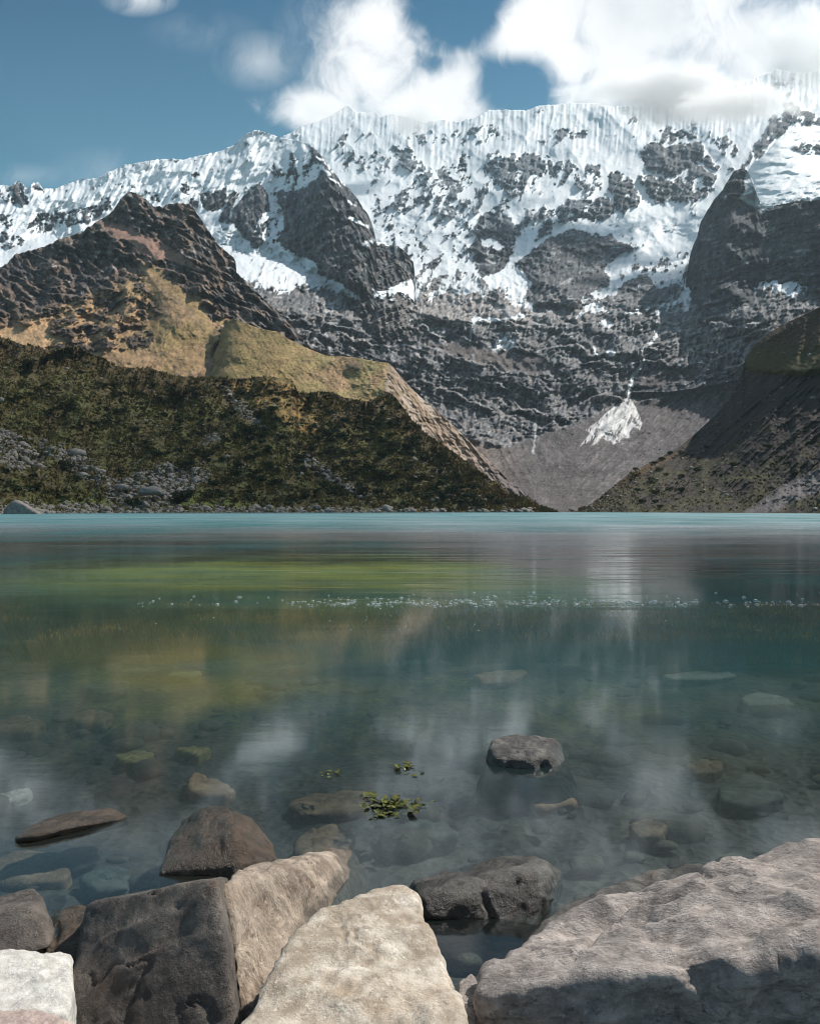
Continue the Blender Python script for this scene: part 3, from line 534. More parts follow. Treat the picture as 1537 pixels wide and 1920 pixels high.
    a = mixc(a, col((.26, .22, .18)), (1 - sst(line_dist(px + 4 * n(951, 14, 14), py, [(330, 560), (366, 596), (384, 640), (398, 700)]), .6, 4)) * .5 * (.5 + fine))
    a = mixc(a, col((.5, .5, .5)), np.clip(veins * .7 + dus, 0, 1))
    rt = sst(px + .2 * (py - 560), 400, 470) * sst(py, 500, 540); a = mixc(a, lerp(ROCK_G, ROCK_W, .5), rt * sst(fine + n(953, 30, 12), -.3, .2) * .7)
    return dY, a, np.stack([veins * 0, grass * (1 - outc), pink], -1)
def Y_hill(px, py, T):
    yt = L([(-400, 900), (0, 1000), (240, 1120), (350, 1080), (450, 960), (560, 800), (700, 700)])(px); yb = L([(-400, 520), (100, 600), (400, 620), (700, 600)])(px)
    return yb + (yt - yb) * T ** 1.0
terrain('brown_hill', np.arange(-170, 701, 1.8), L(hill_line), lambda x: 740 + 0 * x, 260, Y_hill, surf_hill, M_mid,
        jag=lambda x: (5 * fbm(x / 8, x * 0, 4, 961, .6) - 1) * (1 - .7 * sst(x, 440, 500)))

# ------------------------------------------------------------------ 5. golden spur and its bare flank
spur_line = [(388, 720), (394, 690), (402, 655), (410, 630), (422, 608), (432, 600), (442, 598), (455, 603), (470, 610), (495, 618), (520, 622), (545, 638), (575, 652), (610, 667), (640, 668), (670, 671), (700, 677), (728, 681), (738, 690), (750, 705), (775, 732), (800, 755), (830, 780), (860, 808), (890, 838), (920, 868), (950, 896), (980, 922), (1010, 946), (1040, 962)]
def surf_spur(px, py, T, Y):
    n = lambda s, sx, sy, o=4: fbm(px / sx, py / sy, o, s)
    wx = px + 4 * n(1001, 20, 20) + 2 * n(1002, 7, 7, 3); wy = py + 4 * n(1003, 20, 20)
    flank = sst(wx - L([(670, 740), (690, 735), (728, 700), (740, 742), (1040, 1300)])(py) * 0 - (722 + .0 * py) - .0 * px, -3, 5)
    c = py - L(spur_line)(px)
    face = sst(px - (726 - .16 * (py - 690)) + 4 * n(1005, 16, 16), -3, 4)
    run = ridged((px * .72 - py * .5) / 16 + 3, (py * .72 + px * .6) / 120, 4, 1011, .6); fine = fbm(px / 7, py / 6, 4, 1013, .6)
    big = fbm(px / 90, py / 50, 3, 1015)
    knob = np.exp(-(((px - 665) / 16) ** 2 + ((py - 688) / 9) ** 2))
    dY = -big * 16 - fine * (3.0 + 3 * face) - (run - .5) * (2.5 + 4 * face) - 9 * knob
    gr = mixc(TAN * 1.15 * np.ones(px.shape + (3,)), col((.25, .21, .085)), sst(n(1021, 60, 30), -.25, .25) * .8)
    gr = mixc(gr, OLIVE * 1.15, (1 - sst(px + 20 * n(1023, 30, 20), 520, 640)) * .75)
    gr = mixc(gr, OLIVE * 1.1, sst(py, 715, 750) * sst(px, 640, 700) * .6)
    gr = mixc(gr, BROWNV * 1.6, sst(n(1025, 16, 8, 4), .12, .4) * .5)
    gr = mixc(gr, col((.08, .06, .05)), knob * .8)
    fl = mixc(SCREEW * 1.35 * np.ones(px.shape + (3,)), col((.26, .17, .10)), sst(run, .4, .8) * .7)
    fl = mixc(fl, OLIVE, sst(n(1027, 26, 14), .1, .3) * (1 - sst(px, 780, 860)) * .5)
    fl = mixc(fl, SCREE * 1.3, sst(px + 30 * n(1029, 40, 30), 850, 960) * .9)
    gr = gr * np.clip(1 + .9 * fbm(px / 4, py / 3, 4, 1041, .65) + .7 * fbm(px / 30, py / 12, 5, 1043, .6), .5, 1.7)[..., None]
    a = mixc(gr, fl, face)
    return dY, a, np.stack([0 * face, 1 - face, face], -1)
def Y_spur(px, py, T):
    yt = L([(388, 735), (440, 725), (600, 640), (728, 560), (800, 520), (900, 450), (1000, 380), (1040, 345)])(px); yb = L([(388, 500), (700, 450), (800, 410), (900, 370), (1040, 338)])(px)
    return yb + (yt - yb) * T
terrain('golden_spur', np.arange(388, 1041, 1.7), L(spur_line), lambda x: np.maximum(L([(388, 770), (740, 800), (800, 860), (900, 940), (960, 967), (1040, 968)])(x), L(spur_line)(x) + 3), 110, Y_spur, surf_spur, M_mid, jag=lambda x: 1.2 * fbm(x / 14, x * 0, 4, 1031))

# ------------------------------------------------------------------ 6. left moraine, right moraine
mor_line = [(-400, 600), (-170, 618), (0, 632), (25, 640), (45, 648), (60, 650), (75, 653), (85, 656), (110, 655), (130, 652), (150, 652), (170, 664), (195, 672), (215, 686), (235, 690), (262, 691), (280, 690), (300, 697), (330, 706), (370, 708), (400, 708), (430, 711), (470, 710), (490, 707), (515, 708), (535, 711), (546, 713), (553, 722), (560, 738), (575, 739), (600, 735), (625, 736), (640, 745), (665, 750), (690, 754), (702, 750), (716, 741), (730, 737), (742, 746), (756, 765), (775, 792), (800, 815), (840, 842), (880, 872), (920, 900), (960, 926), (1000, 946), (1036, 958), (1060, 963)]
def surf_mor(px, py, T, Y):
    n = lambda s, sx, sy, o=4: fbm(px / sx, py / sy, o, s)
    c = py - L(mor_line)(px)
    crest = 1 - sst(c + 10 * n(1101, 40, 20), 16, 70)
    clump = fbm(px / 8, py / 4.5, 5, 1103, .62); tus = ridged(px / 16, py / 8, 4, 1105, .6); big = ridged((px + .7 * py) / 100, py / 80, 4, 1107, .5); gul = ridged((px * .9 + .5 * py) / 34, (py - .4 * px) / 190, 4, 1109, .55)
    steep = sst(poly_sdf(px + 6 * n(1111, 20, 16), py + 6 * n(1112, 20, 16), [(470, 712), (548, 714), (560, 738), (585, 770), (604, 815), (570, 815), (520, 790), (480, 760), (430, 720)]), -8, 10)
    dY = -clump * 2.2 - (tus - .5) * 2.6 - (big - .5) * 22 - (gul - .5) * 8 * (1 + crest)
    g = mixc(MOSS * 1.5 * np.ones(px.shape + (3,)), BROWNV * 1.2, np.clip(sst(n(1113, 60, 36, 5), -.25, .2) * (.55 + .4 * crest), 0, 1))
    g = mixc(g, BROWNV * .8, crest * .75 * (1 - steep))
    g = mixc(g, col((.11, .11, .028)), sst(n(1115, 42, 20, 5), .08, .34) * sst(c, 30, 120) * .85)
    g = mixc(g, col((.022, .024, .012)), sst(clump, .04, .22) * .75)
    g = mixc(g, col((.26, .155, .05)), steep * sst(n(1117, 12, 20, 4), -.25, .2) * .85)
    rub = np.maximum.reduce([sst(poly_sdf(px + 14 * n(1121, 22, 16), py + 12 * n(1122, 22, 14), q), -12, 16) for q in
        ([(-180, 780), (10, 800), (60, 840), (90, 880), (30, 880), (-180, 850)], [(200, 905), (320, 870), (395, 880), (385, 905), (340, 935), (250, 958), (200, 955)], [(415, 720), (440, 735), (470, 775), (500, 800), (486, 802), (450, 775), (425, 745)],
         [(560, 850), (590, 860), (650, 905), (700, 930), (690, 942), (620, 900), (570, 872)], [(-180, 940), (300, 948), (700, 955), (1000, 957), (1000, 966), (-180, 966)], [(370, 805), (410, 815), (400, 835), (370, 825)], [(60, 820), (150, 850), (210, 900), (180, 910), (100, 860)])])
    rub = np.clip(rub * sst(n(1123, 9, 6, 4), -.12, .12), 0, 1)
    g = mixc(g, col((.26, .225, .195)), rub * .8)
    fgr = sst(poly_sdf(px + 8 * n(1131, 20, 12), py + 5 * n(1132, 20, 12), [(335, 930), (345, 912), (370, 905), (400, 930), (520, 948), (520, 956), (340, 952)]), -4, 6); mead = sst(poly_sdf(px + 8 * n(1131, 20, 12), py + 5 * n(1132, 20, 12), [(20, 945), (90, 930), (220, 935), (240, 952), (80, 955)]), -4, 6)
    g = mixc(g, col((.125, .15, .03)), np.maximum(fgr, mead) * .75)
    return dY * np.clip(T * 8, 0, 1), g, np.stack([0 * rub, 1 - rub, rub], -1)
def Y_mor(px, py, T):
    yt = L([(-400, 330), (0, 390), (300, 410), (550, 420), (740, 410), (900, 370), (1060, 340)])(px)
    return lerp(L([(-400, 150), (0, 195), (200, 235), (600, 280), (1060, 330)])(px) + 3 * np.sin(px / 60) + 3 * fbm(px / 30, px * 0, 3, 1141), yt, T ** .85)
mor = terrain('moraine_slope', np.arange(-170, 1061, 1.5), L(mor_line), lambda x: 968.5 + 0 * x, 260, Y_mor, surf_mor, M_near, jag=lambda x: 3.0 * fbm(x / 5, x * 0, 4, 1151, .65) - 1, back=(.6, 8))
rm_line = [(1030, 966), (1060, 960), (1100, 950), (1128, 930), (1158, 904), (1190, 882), (1230, 862), (1268, 842), (1300, 815), (1330, 788), (1368, 748), (1392, 694), (1396, 672), (1418, 642), (1440, 624), (1468, 608), (1500, 592), (1537, 575), (1600, 545), (1720, 500), (1900, 460)]
def surf_rm(px, py, T, Y):
    n = lambda s, sx, sy, o=4: fbm(px / sx, py / sy, o, s)
    edge = L([(1390, 690), (1420, 700), (1460, 704), (1500, 706), (1560, 700), (1720, 690)])(px) + 4 * n(1201, 18, 10)
    dome = (1 - sst(py - edge, -3, 3)) * sst(px, 1385, 1400)
    run = ridged((px * .7 + py * .72) / 15, (px * .6 - py * .8) / 150, 5, 1203, .6); clump = fbm(px / 8, py / 5, 5, 1205, .62); big = ridged((px + py) / 90, (px - py) / 160, 3, 1207)
    dY = -clump * 2.0 - (run - .5) * 4.5 * (1 - dome) - (big - .5) * 7 - 10 * dome * sst(edge - py, -3, 12)
    g = mixc(col((.052, .038, .032)) * np.ones(px.shape + (3,)), col((.085, .065, .055)), sst(run, .45, .85) * .7)
    mossy = sst(n(1211, 50, 22, 5) + .0026 * (py - 850), .0, .28) * (1 - dome); g = mixc(g, MOSS * 1.2, mossy * .5)
    g = mixc(g, col((.11, .11, .03)), sst(n(1213, 30, 12, 5), .22, .42) * sst(py, 830, 900) * .5)
    g = mixc(g, col((.13, .075, .03)), sst(poly_sdf(px, py, [(1150, 912), (1180, 885), (1230, 862), (1270, 848), (1262, 858), (1220, 880), (1180, 902), (1155, 916)]), -6, 6) * .85)
    g = mixc(g, mixc(col((.10, .066, .04)) * np.ones(px.shape + (3,)), col((.10, .085, .03)), sst(py - 620 + 30 * n(1215, 40, 30), 0, 60)), dome * .95)
    g = g * .75
    sand = sst(poly_sdf(px + 10 * n(1217, 22, 16), py + 7 * n(1218, 22, 14), [(1390, 964), (1420, 945), (1460, 915), (1500, 895), (1560, 868), (1720, 800), (1720, 880), (1560, 915), (1500, 935), (1450, 960)]), -6, 6)
    g = mixc(g, col((.17, .15, .15)), sand * .9)
    return dY * np.clip(T * 8, 0, 1), g, np.stack([0 * run, 1 - sand, sand], -1)
terrain('east_moraine_slope', np.arange(1030, 1711, 1.5), L(rm_line), lambda x: 968.5 + 0 * x, 250,
        lambda px, py, T: lerp(L([(1030, 335), (1537, 222), (1900, 170)])(px) + 3 * fbm(px / 30, px * 0, 3, 1221), L([(1030, 338), (1160, 380), (1300, 440), (1400, 450), (1537, 400), (1900, 290)])(px), T), surf_rm, M_near, jag=lambda x: 1.5 * fbm(x / 6, x * 0, 4, 1231, .6), back=(.7, 8))

# ------------------------------------------------------------------ clouds on the crest: real vapour, lit by the sun
def cloud_mat(name, dens, seed, thr, sc_=3.0, stretch=(1, 1, 1), rot=0):
    m, t = material(name)
    tc = t.n('ShaderNodeTexCoord').outputs['Object']                # unit ellipsoid space
    ln = t.n('ShaderNodeVectorMath', {0: tc}, operation='LENGTH').outputs['Value']
    q = t.mapping(tc, stretch, (0, rot, 0), (seed * 3.7, seed * 1.3, seed))
    n = t.noise(q, sc_, 5, .55, .5)
    e = t.math('SUBTRACT', t.math('ADD', n, t.mapr(ln, .0, 1.0, .38, -.30)), thr)
    d = t.math('MULTIPLY', t.mapr(e, 0, .22, 0, 1, True), dens)
    v = t.n('ShaderNodeVolumePrincipled', {'Color': (1, 1, 1, 1), 'Density': d, 'Anisotropy': .35})
    t.n('ShaderNodeOutputMaterial', {'Volume': v.outputs[0]})
    return m
def cloud(px, py, Y, rx, ry, rz, dens, seed, thr=.5, sc_=2.6, stretch=(1, 1, 1), rot=0, tilt=0):
    bm = bmesh.new(); bmesh.ops.create_icosphere(bm, subdivisions=3, radius=1.0)
    me = bpy.data.meshes.new('cloud'); bm.to_mesh(me); bm.free()
    o = bpy.data.objects.new('cloud', me); C.objects.link(o)
    o.location = world_pt(px, py, Y); k = Y / F; o.scale = (rx * k, ry, rz * k); o.rotation_euler = (0, tilt, 0)
    me.materials.append(cloud_mat('vapour', dens, seed, thr, sc_, stretch, rot)); o['kind'] = 'stuff'
    return o
for a in ((1265, 176, 2150, 200, 110, 72, .022, 1, .36, 1.8), (1385, 196, 2000, 145, 90, 50, .024, 2, .36, 2.0), (1120, 180, 2330, 130, 90, 28, .014, 3, .42, 2.2),
          (775, 222, 2350, 95, 80, 42, .020, 4, .38, 2.0), (610, 208, 1900, 90, 70, 36, .014, 5, .45, 2.4), (1520, 100, 1850, 130, 100, 105, .014, 6, .34, 1.6), (690, 205, 2380, 60, 60, 24, .014, 7, .46, 2.4)):
    cloud(*a)

# a cloud overhead, right of the view, whose shade lies over the moraine
def shade_cloud(gx, gy, gz, t_, r, dens, seed):
    d = (math.cos(SUN_EL) * math.sin(SUN_AZ), math.cos(SUN_EL) * math.cos(SUN_AZ), math.sin(SUN_EL))
    o = cloud(0, 0, 1000, 1, 1, 1, dens, seed, .30, 1.4); o.location = (gx + d[0] * t_, gy + d[1] * t_, gz + d[2] * t_); o.scale = r; o.rotation_euler = (0, 0, 0)
shade_cloud(-90, 300, 35, 1500, (250, 140, 60), .009, 9)

# ------------------------------------------------------------------ lake bed, shore and water
BED_Y = [-12, .6, 1.3, 1.9, 2.6, 4, 6, 9, 11.3, 12.6, 16, 24, 320, 352]; BED_Z = [.5, .06, -.02, -.08, -.13, -.19, -.25, -.31, -.35, -.60, -2.2, -5, -6, -1.5]
def build_bed():
    ys = np.concatenate([np.linspace(-12, 0.8, 20), np.arange(.82, 4.5, .022), np.geomspace(4.5, 16, 230), np.geomspace(16.2, 352, 50)])
    xu = np.sinh(np.linspace(-5.2, 5.2, 520)); xu = xu / xu[-1] * 300
    xs = np.sort(np.concatenate([xu[np.abs(xu) > 3.4], np.linspace(-3.4, 3.4, 300)]))
    X, Y = np.meshgrid(xs, ys)
    base = np.interp(Y, BED_Y, BED_Z)
    near = np.exp(-(Y / 9) ** 2)
    z = base + near * (.09 * fbm(X * .9, Y * .7, 5, 1301, .55) + .035 * ridged(X * 4, Y * 3, 3, 1303)) - .04 * near
    n = fbm(X * .8, Y * .45, 5, 1311, .6); f = fbm(X * 5, Y * 3.2, 4, 1313, .6)
    one = np.ones(X.shape + (3,))
    a = mixc(col((.045, .042, .040)) * one, col((.10, .085, .07)), sst(f, -.2, .3))
    moss = sst(Y, 3.2, 5.0) * sst(n + .55 * f + .10, -.2, .25)
    a = mixc(a, mixc(col((.055, .062, .018)) * one, col((.17, .15, .04)), sst(f + n, -.1, .4)), moss)
    a = mixc(a, col((.24, .14, .05)), sst(Y, 8.0, 9.0) * (1 - sst(Y, 12.4, 13.0)) * sst(fbm(X * .7, Y * 1.6, 5, 1317, .6) + .03 * X, -.15, .25) * .9)
    a = mixc(a, col((.03, .05, .03)), sst(f, .1, .4) * sst(Y, 3, 4) * .6)
    return grid_mesh('lake_bed', X, Y, z, {'albedo': a, 'cover': a * 0}, M_bed)
m, t = material('lake_bed'); M_bed = m
tc = t.n('ShaderNodeTexCoord').outputs['Object']
al = t.n('ShaderNodeAttribute', attribute_name='albedo').outputs['Color']
f1 = t.noise(tc, 9, 6, .65); vo = t.n('ShaderNodeTexVoronoi', {'Vector': tc, 'Scale': 24.0}).outputs['Distance']
g = t.mapr(t.math('ADD', f1, t.math('MULTIPLY', vo, .25)), .35, .85, .55, 1.6)
cc = t.n('ShaderNodeVectorMath', operation='SCALE'); t.set(cc.inputs[0], al); t.set(cc.inputs['Scale'], g)
bp = t.n('ShaderNodeBump', {'Strength': .8, 'Distance': .02, 'Height': t.math('ADD', f1, vo)})
b = t.n('ShaderNodeBsdfPrincipled', {'Base Color': cc.outputs[0], 'Roughness': .7, 'Normal': bp.outputs[0]})
t.n('ShaderNodeOutputMaterial', {'Surface': b.outputs[0]})
build_bed()

def water_mat():
    m, t = material('lake_water')
    P = t.n('ShaderNodeTexCoord').outputs['Object']
    sp = t.n('ShaderNodeSeparateXYZ', {'Vector': P}); x, y = sp.outputs[0], sp.outputs[1]
    ly = t.math('LOGARITHM', t.math('MAXIMUM', y, .5), 10.0)
    # silt makes the lake opaque away from the shore
    nz = t.noise(t.mapping(P, (.35, 1.0, 1)), .8, 4, .55)
    turb = t.ramp(t.math('ADD', t.math('DIVIDE', ly, 2.6), t.math('MULTIPLY', t.math('SUBTRACT', nz, .5), .10)),
                  [(.0, (.10,) * 3), (.10, (.24,) * 3), (.17, (.44,) * 3), (.24, (.60,) * 3), (.345, (.50,) * 3), (.365, (.80,) * 3), (.42, (1,) * 3)])
    # milky blue green melt water, with the slope's yellow green reflection painted into its colour
    teal = t.mix(t.mapr(y, 10, 170, 0, 1), (.020, .082, .086, 1), (.04, .16, .175, 1))
    ex = t.math('DIVIDE', t.math('ADD', x, 1.6), 6.0); ey = t.math('DIVIDE', t.math('SUBTRACT', y, 13.5), 6.5)
    rr = t.math('SQRT', t.math('ADD', t.math('MULTIPLY', ex, ex), t.math('MULTIPLY', ey, ey)))
    al = t.math('MULTIPLY', t.mapr(rr, .1, 1.25, 1, 0, True), t.mapr(t.noise(t.mapping(P, (.25, .9, 1)), 1.0, 4, .6), .3, .65, .25, .8))
    stk = t.noise(t.mapping(P, (.10, .035, 1), (0, 0, .1)), 1.0, 9, .68)
    teal = t.mix(t.math('MULTIPLY', t.mapr(stk, .40, .62, 0, 1, True), t.mapr(y, 20, 140, 0, 1)), teal, (.07, .20, .215, 1))
    bodyc = t.mix(al, teal, (.22, .24, .045, 1))
    gx = t.mapr(t.noise(t.mapping(P, (.5, .5, 1), (0, 0, .3), (4, 2, 0)), .7, 3, .5), .42, .66, 0, .55, True)
    bodyc = t.mix(t.math('MULTIPLY', t.math('MULTIPLY', gx, t.mapr(y, 9, 4, 0, 1)), t.mapr(t.math('ABSOLUTE', t.math('ADD', x, .3)), .8, 3.2, 2.2, .1), clamp=True), bodyc, (.15, .15, .04, 1))
    bodyc = t.mix(t.mapr(y, 2.2, 5.6, .92, 0, True), bodyc, (.022, .024, .024, 1))
    # ripples
    w1 = t.noise(t.mapping(P, (.45, 1.6, 1), (0, 0, .06)), 1.3, 4, .55); w2 = t.noise(t.mapping(P, (.16, 1.0, 1), (0, 0, -.04)), .35, 5, .6)
    w3 = t.noise(t.mapping(P, (.7, 2.5, 1)), 3.0, 3, .5)
    far = t.mapr(t.math('ADD', y, t.math('MULTIPLY', t.math('SUBTRACT', w2, .5), 30)), 10, 66, 0, 1, False)
    hgt = t.math('ADD', t.math('MULTIPLY', w1, t.mapr(far, 0, 1, .0018, .05)), t.math('MULTIPLY', w2, t.mapr(far, 0, 1, .004, .30)))
    hgt = t.math('ADD', hgt, t.math('MULTIPLY', w3, .0002))
    bp = t.n('ShaderNodeBump', {'Strength': .6, 'Distance': 1.0, 'Height': hgt})
    rough = t.math('ADD', t.mapr(far, 0, 1, .085, .36), t.math('MULTIPLY', t.math('SUBTRACT', nz, .5), .06))
    gl = t.n('ShaderNodeBsdfAnisotropic', {'Color': (.92, .95, .97, 1), 'Roughness': rough, 'Normal': bp.outputs[0]})
    fr = t.n('ShaderNodeFresnel', {'IOR': 1.333, 'Normal': bp.outputs[0]})
    R = t.math('MULTIPLY', fr.outputs[0], t.math('MULTIPLY', t.mapr(far, 0, 1, 1.6, .45), t.mapr(t.noise(t.mapping(P, (.07, .05, 1), (0, 0, -.1), (9, 4, 0)), 1.0, 9, .68), .36, .64, .35, 1.35)), clamp=True)
    tr = t.n('ShaderNodeBsdfTransparent', {'Color': (.80, .92, .93, 1)})
    di = t.n('ShaderNodeBsdfDiffuse', {'Color': bodyc})
    under = t.n('ShaderNodeMixShader', {0: turb, 1: tr.outputs[0], 2: di.outputs[0]})
    sh = t.n('ShaderNodeMixShader', {0: R, 1: under.outputs[0], 2: gl.outputs[0]})
    t.n('ShaderNodeOutputMaterial', {'Surface': sh.outputs[0]})
    return m
M_water = water_mat()
ys = np.concatenate([[-12, 0], np.geomspace(1, 352, 30)]); X, Y = np.meshgrid(np.linspace(-300, 300, 40), ys)
grid_mesh('lake_water', X, Y, 0 * X, {}, M_water)

# ------------------------------------------------------------------ rocks
def rock_mat(name, c1, c2, c3, scale=6, bump=.012, speck=.5, wet=.02, rust=0.0, pit=0.0, aniso=(1, 1, 1), gloss=.85):
    m, t = material(name)
    ob = t.n('ShaderNodeTexCoord').outputs['Object']; P = t.mapping(ob, aniso, (.3, .2, .4))
    n1 = t.noise(P, scale, 8, .66, .1); n2 = t.noise(P, scale * 5, 6, .75); n3 = t.noise(P, scale * .45, 6, .62, .2)
    vo = t.n('ShaderNodeTexVoronoi', {'Vector': P, 'Scale': scale * 16}).outputs['Distance']
    base = t.mix(t.mapr(n1, .36, .66, 0, 1, True), (*c1, 1), (*c2, 1))
    base = t.mix(t.mapr(n3, .5, .72, 0, .8, True), base, (*c3, 1))
    n4 = t.noise(P, scale * 4.2, 7, .75)
    base = t.mix(t.mapr(n4, .40, .56, .45, 0, True), base, tuple(.50 * (a + b) / 2 for a, b in zip(c1, c3)) + (1,))
    base = t.mix(t.mapr(n4, .55, .68, 0, .35, True), base, tuple(min(.8, 1.3 * v + .01) for v in c2) + (1,))
    dk = t.mapr(t.math('ADD', n2, t.math('MULTIPLY', vo, .2)), .40, .56, speck, 0, True)
    base = t.mix(dk, base, tuple(.28 * v for v in c1) + (1,))
    base = t.mix(t.mapr(t.noise(P, scale * 11, 3, .6), .6, .72, 0, .45, True), base, tuple(min(1, 1.35 * v + .03) for v in c2) + (1,))
    if rust: base = t.mix(t.mapr(t.noise(P, scale * .8, 4, .6, 1.2), .52, .7, 0, rust, True), base, (.20, .085, .028, 1))
    z = t.n('ShaderNodeSeparateXYZ', {'Vector': t.n('ShaderNodeNewGeometry').outputs['Position']}).outputs[2]
    wt = t.mapr(t.math('ADD', z, t.math('MULTIPLY', t.math('SUBTRACT', n1, .5), .05)), wet, wet + .025, 1, 0, True)
    base = t.mix(t.math('MULTIPLY', wt, .62), base, t.mix(.75, base, (.012, .010, .008, 1)))
    rough = t.math('MULTIPLY', t.mapr(wt, 0, 1, gloss, .34), t.mapr(n2, .3, .7, .85, 1.1))
    n5 = t.noise(P, scale * 2.2, 8, .72); n6 = t.noise(P, scale * 22, 3, .7)
    h = t.math('ADD', t.math('ADD', t.math('MULTIPLY', n1, .8), t.math('MULTIPLY', n2, .30)), t.math('ADD', t.math('MULTIPLY', n5, .8), t.math('MULTIPLY', n6, .06)))
    if pit: h = t.math('ADD', h, t.math('MULTIPLY', vo, pit))
    bp = t.n('ShaderNodeBump', {'Strength': 1.0, 'Distance': bump * 1.7, 'Height': h})
    b = t.n('ShaderNodeBsdfPrincipled', {'Base Color': base, 'Roughness': rough, 'Normal': bp.outputs[0], 'Specular IOR Level': .4})
    t.n('ShaderNodeOutputMaterial', {'Surface': b.outputs[0]})
    return m
ICO = {}
def ico(n):
    if n not in ICO:
        bm = bmesh.new(); bmesh.ops.create_icosphere(bm, subdivisions=n, radius=1.0)
        ICO[n] = (np.array([v.co[:] for v in bm.verts]), np.array([[v.index for v in f.verts] for f in bm.faces])); bm.free()
    return ICO[n]
def hull_planes(P):
    bm = bmesh.new(); [bm.verts.new(p) for p in P]; r = bmesh.ops.convex_hull(bm, input=bm.verts)
    bm.normal_update(); c = P.mean(0); out = []
    for f in bm.faces:
        n = np.array(f.normal[:]); 
        if np.linalg.norm(n) < .5 or f.calc_area() < 1e-7: continue
        d = n @ np.array(f.verts[0].co[:])
        if d < 0: n, d = -n, -d
        out.append((*n, d))
    bm.free(); return np.array(out)
def rock_shape(P, sub, amp, freq, seed, k=26, rid=.5, stretch=(1, 1, 1), ledge=0):
    """P: corner points of the block (world); faces softly rounded where they meet, then roughened."""
    P = np.asarray(P, float); c = (P.max(0) + P.min(0)) / 2; c = P.mean(0) * .5 + c * .5; ext = (P.max(0) - P.min(0)) / 2
    pl = hull_planes((P - c) / ext); V, Fc = ico(sub)
    inv = np.clip(V @ pl[:, :3].T, 1e-4, None) / pl[:, 3]           # 1 / distance to every face plane
    r = 1 / (np.sum(inv ** k, 1) ** (1 / k))
    Q = V * r[:, None] * ext
    S = float(np.median(ext)); s = np.array(stretch); n = Q / (np.linalg.norm(Q, axis=1)[:, None] + 1e-9)
    # surface normals of the smooth block
    w = inv ** k; w /= w.sum(1)[:, None]; nn = (w @ pl[:, :3]) / ext; nn /= np.linalg.norm(nn, axis=1)[:, None]
    d = fbm3(Q * s * freq, 6, seed, .55) * (1 - rid) + fbm3(Q * s * freq * .9 + 7, 5, seed + 20, .5, rid=True) * rid
    st = fbm3(Q * s * freq * .55 + 3, 3, seed + 40) * 5; d = d + .55 * (np.floor(st) + sst(st - np.floor(st), .55, .95)) / 5    # stepped breaks
    cw = Q + .035 * np.stack([fbm3(Q * 9, 3, seed + 80), fbm3(Q * 9, 3, seed + 84), fbm3(Q * 9, 3, seed + 88)], 1)
    for cs_, (fq, wd, dp) in enumerate(((3.2, .014, 1.0), (7.0, .02, .55))):
        c_ = np.abs(fbm3(cw * fq * (1, 1, .6), 2, seed + 90 + cs_)); mk = sst(fbm3(Q * 4, 2, seed + 95 + cs_), -.05, .15)
        d = d - dp * min(1.0, .012 / amp) * np.exp(-(c_ / wd) ** 2) * mk * (1 if P.max() < 60 else 0)      # hairline fractures
    if ledge:
        w_ = Q + .06 * np.stack([fbm3(Q * 5, 3, seed + 50), fbm3(Q * 5, 3, seed + 54), fbm3(Q * 5, 3, seed + 58)], 1)
        u = (w_ @ np.array([-.25, .93, .55])) * 9 + 1.2 * fbm3(Q * 3, 3, seed + 62); fu = u - np.floor(u)
        d = d + ledge * (sst(fu, 0, .75) - sst(fu, .84, .97) - .4) * np.clip(.6 + fbm3(Q * 4, 2, seed + 66) * 1.6, 0, 1.3)
    Q = Q + nn * (d * amp)[:, None]
    return Q, Fc, c
def rock(name, pts, mat, label, cat='rock', down=None, sub=5, amp=.012, freq=9, seed=1, k=26, rid=.5, group=None, stretch=(1, 1, 1), ledge=0):
    P = np.array([world_pt(*p) for p in pts])
    if down is not None:
        for dv in (down if isinstance(down, list) else [down]): P = np.vstack([P, P[:len(pts)] + np.array(dv)])
    Q, Fc, c = rock_shape(P, sub, amp, freq, seed, k, rid, stretch, ledge)
    o = raw_mesh(name, Q, Fc, mat, None, True); o.location = c - np.array([0, 0, .45 * amp if amp > .02 else 0])
    o['label'] = label; o['category'] = cat
    if group: o['group'] = group
    return o
R_dark = rock_mat('dark_slate_stone', (.070, .060, .053), (.165, .14, .12), (.095, .085, .078), 7, .012, .55, .02, .18)
R_brown = rock_mat('brown_split_stone', (.28, .22, .17), (.48, .39, .31), (.15, .115, .09), 8, .012, .9, .02, .15, 0, (1.2, 1.2, .7))
R_pale = rock_mat('pale_granite', (.36, .295, .225), (.62, .56, .48), (.42, .31, .21), 8, .007, .45, .02, .12)
R_grey = rock_mat('grey_granite', (.29, .255, .235), (.54, .47, .43), (.19, .165, .15), 8, .016, .7, .02, .10, 0, (.7, 1, 1))
R_blk = rock_mat('black_wet_stone', (.055, .050, .046), (.19, .175, .155), (.085, .078, .072), 9, .014, .4, .03, .1, 0, (1, 1, 1), .5)
R_wet = rock_mat('wet_brown_stone', (.075, .056, .042), (.19, .135, .095), (.085, .065, .05), 9, .012, .5, .10, .25, 0, (1, 1, 1), .3)
R_white = rock_mat('white_stone', (.52, .50, .46), (.64, .62, .58), (.45, .43, .40), 9, .006, .12, .0, .05)
R_pink = rock_mat('pinkish_stone', (.42, .32, .28), (.55, .44, .39), (.38, .28, .24), 9, .006, .2, .0, .1)
R_sub = rock_mat('sunken_brown_stone', (.24, .15, .095), (.40, .27, .18), (.18, .13, .095), 7, .01, .3, -5)
R_subo = rock_mat('sunken_orange_stone', (.50, .29, .17), (.65, .42, .27), (.32, .20, .13), 7, .006, .2, -5)
R_subp = rock_mat('sunken_pale_stone', (.42, .40, .34), (.55, .52, .45), (.36, .34, .29), 7, .006, .2, -5)
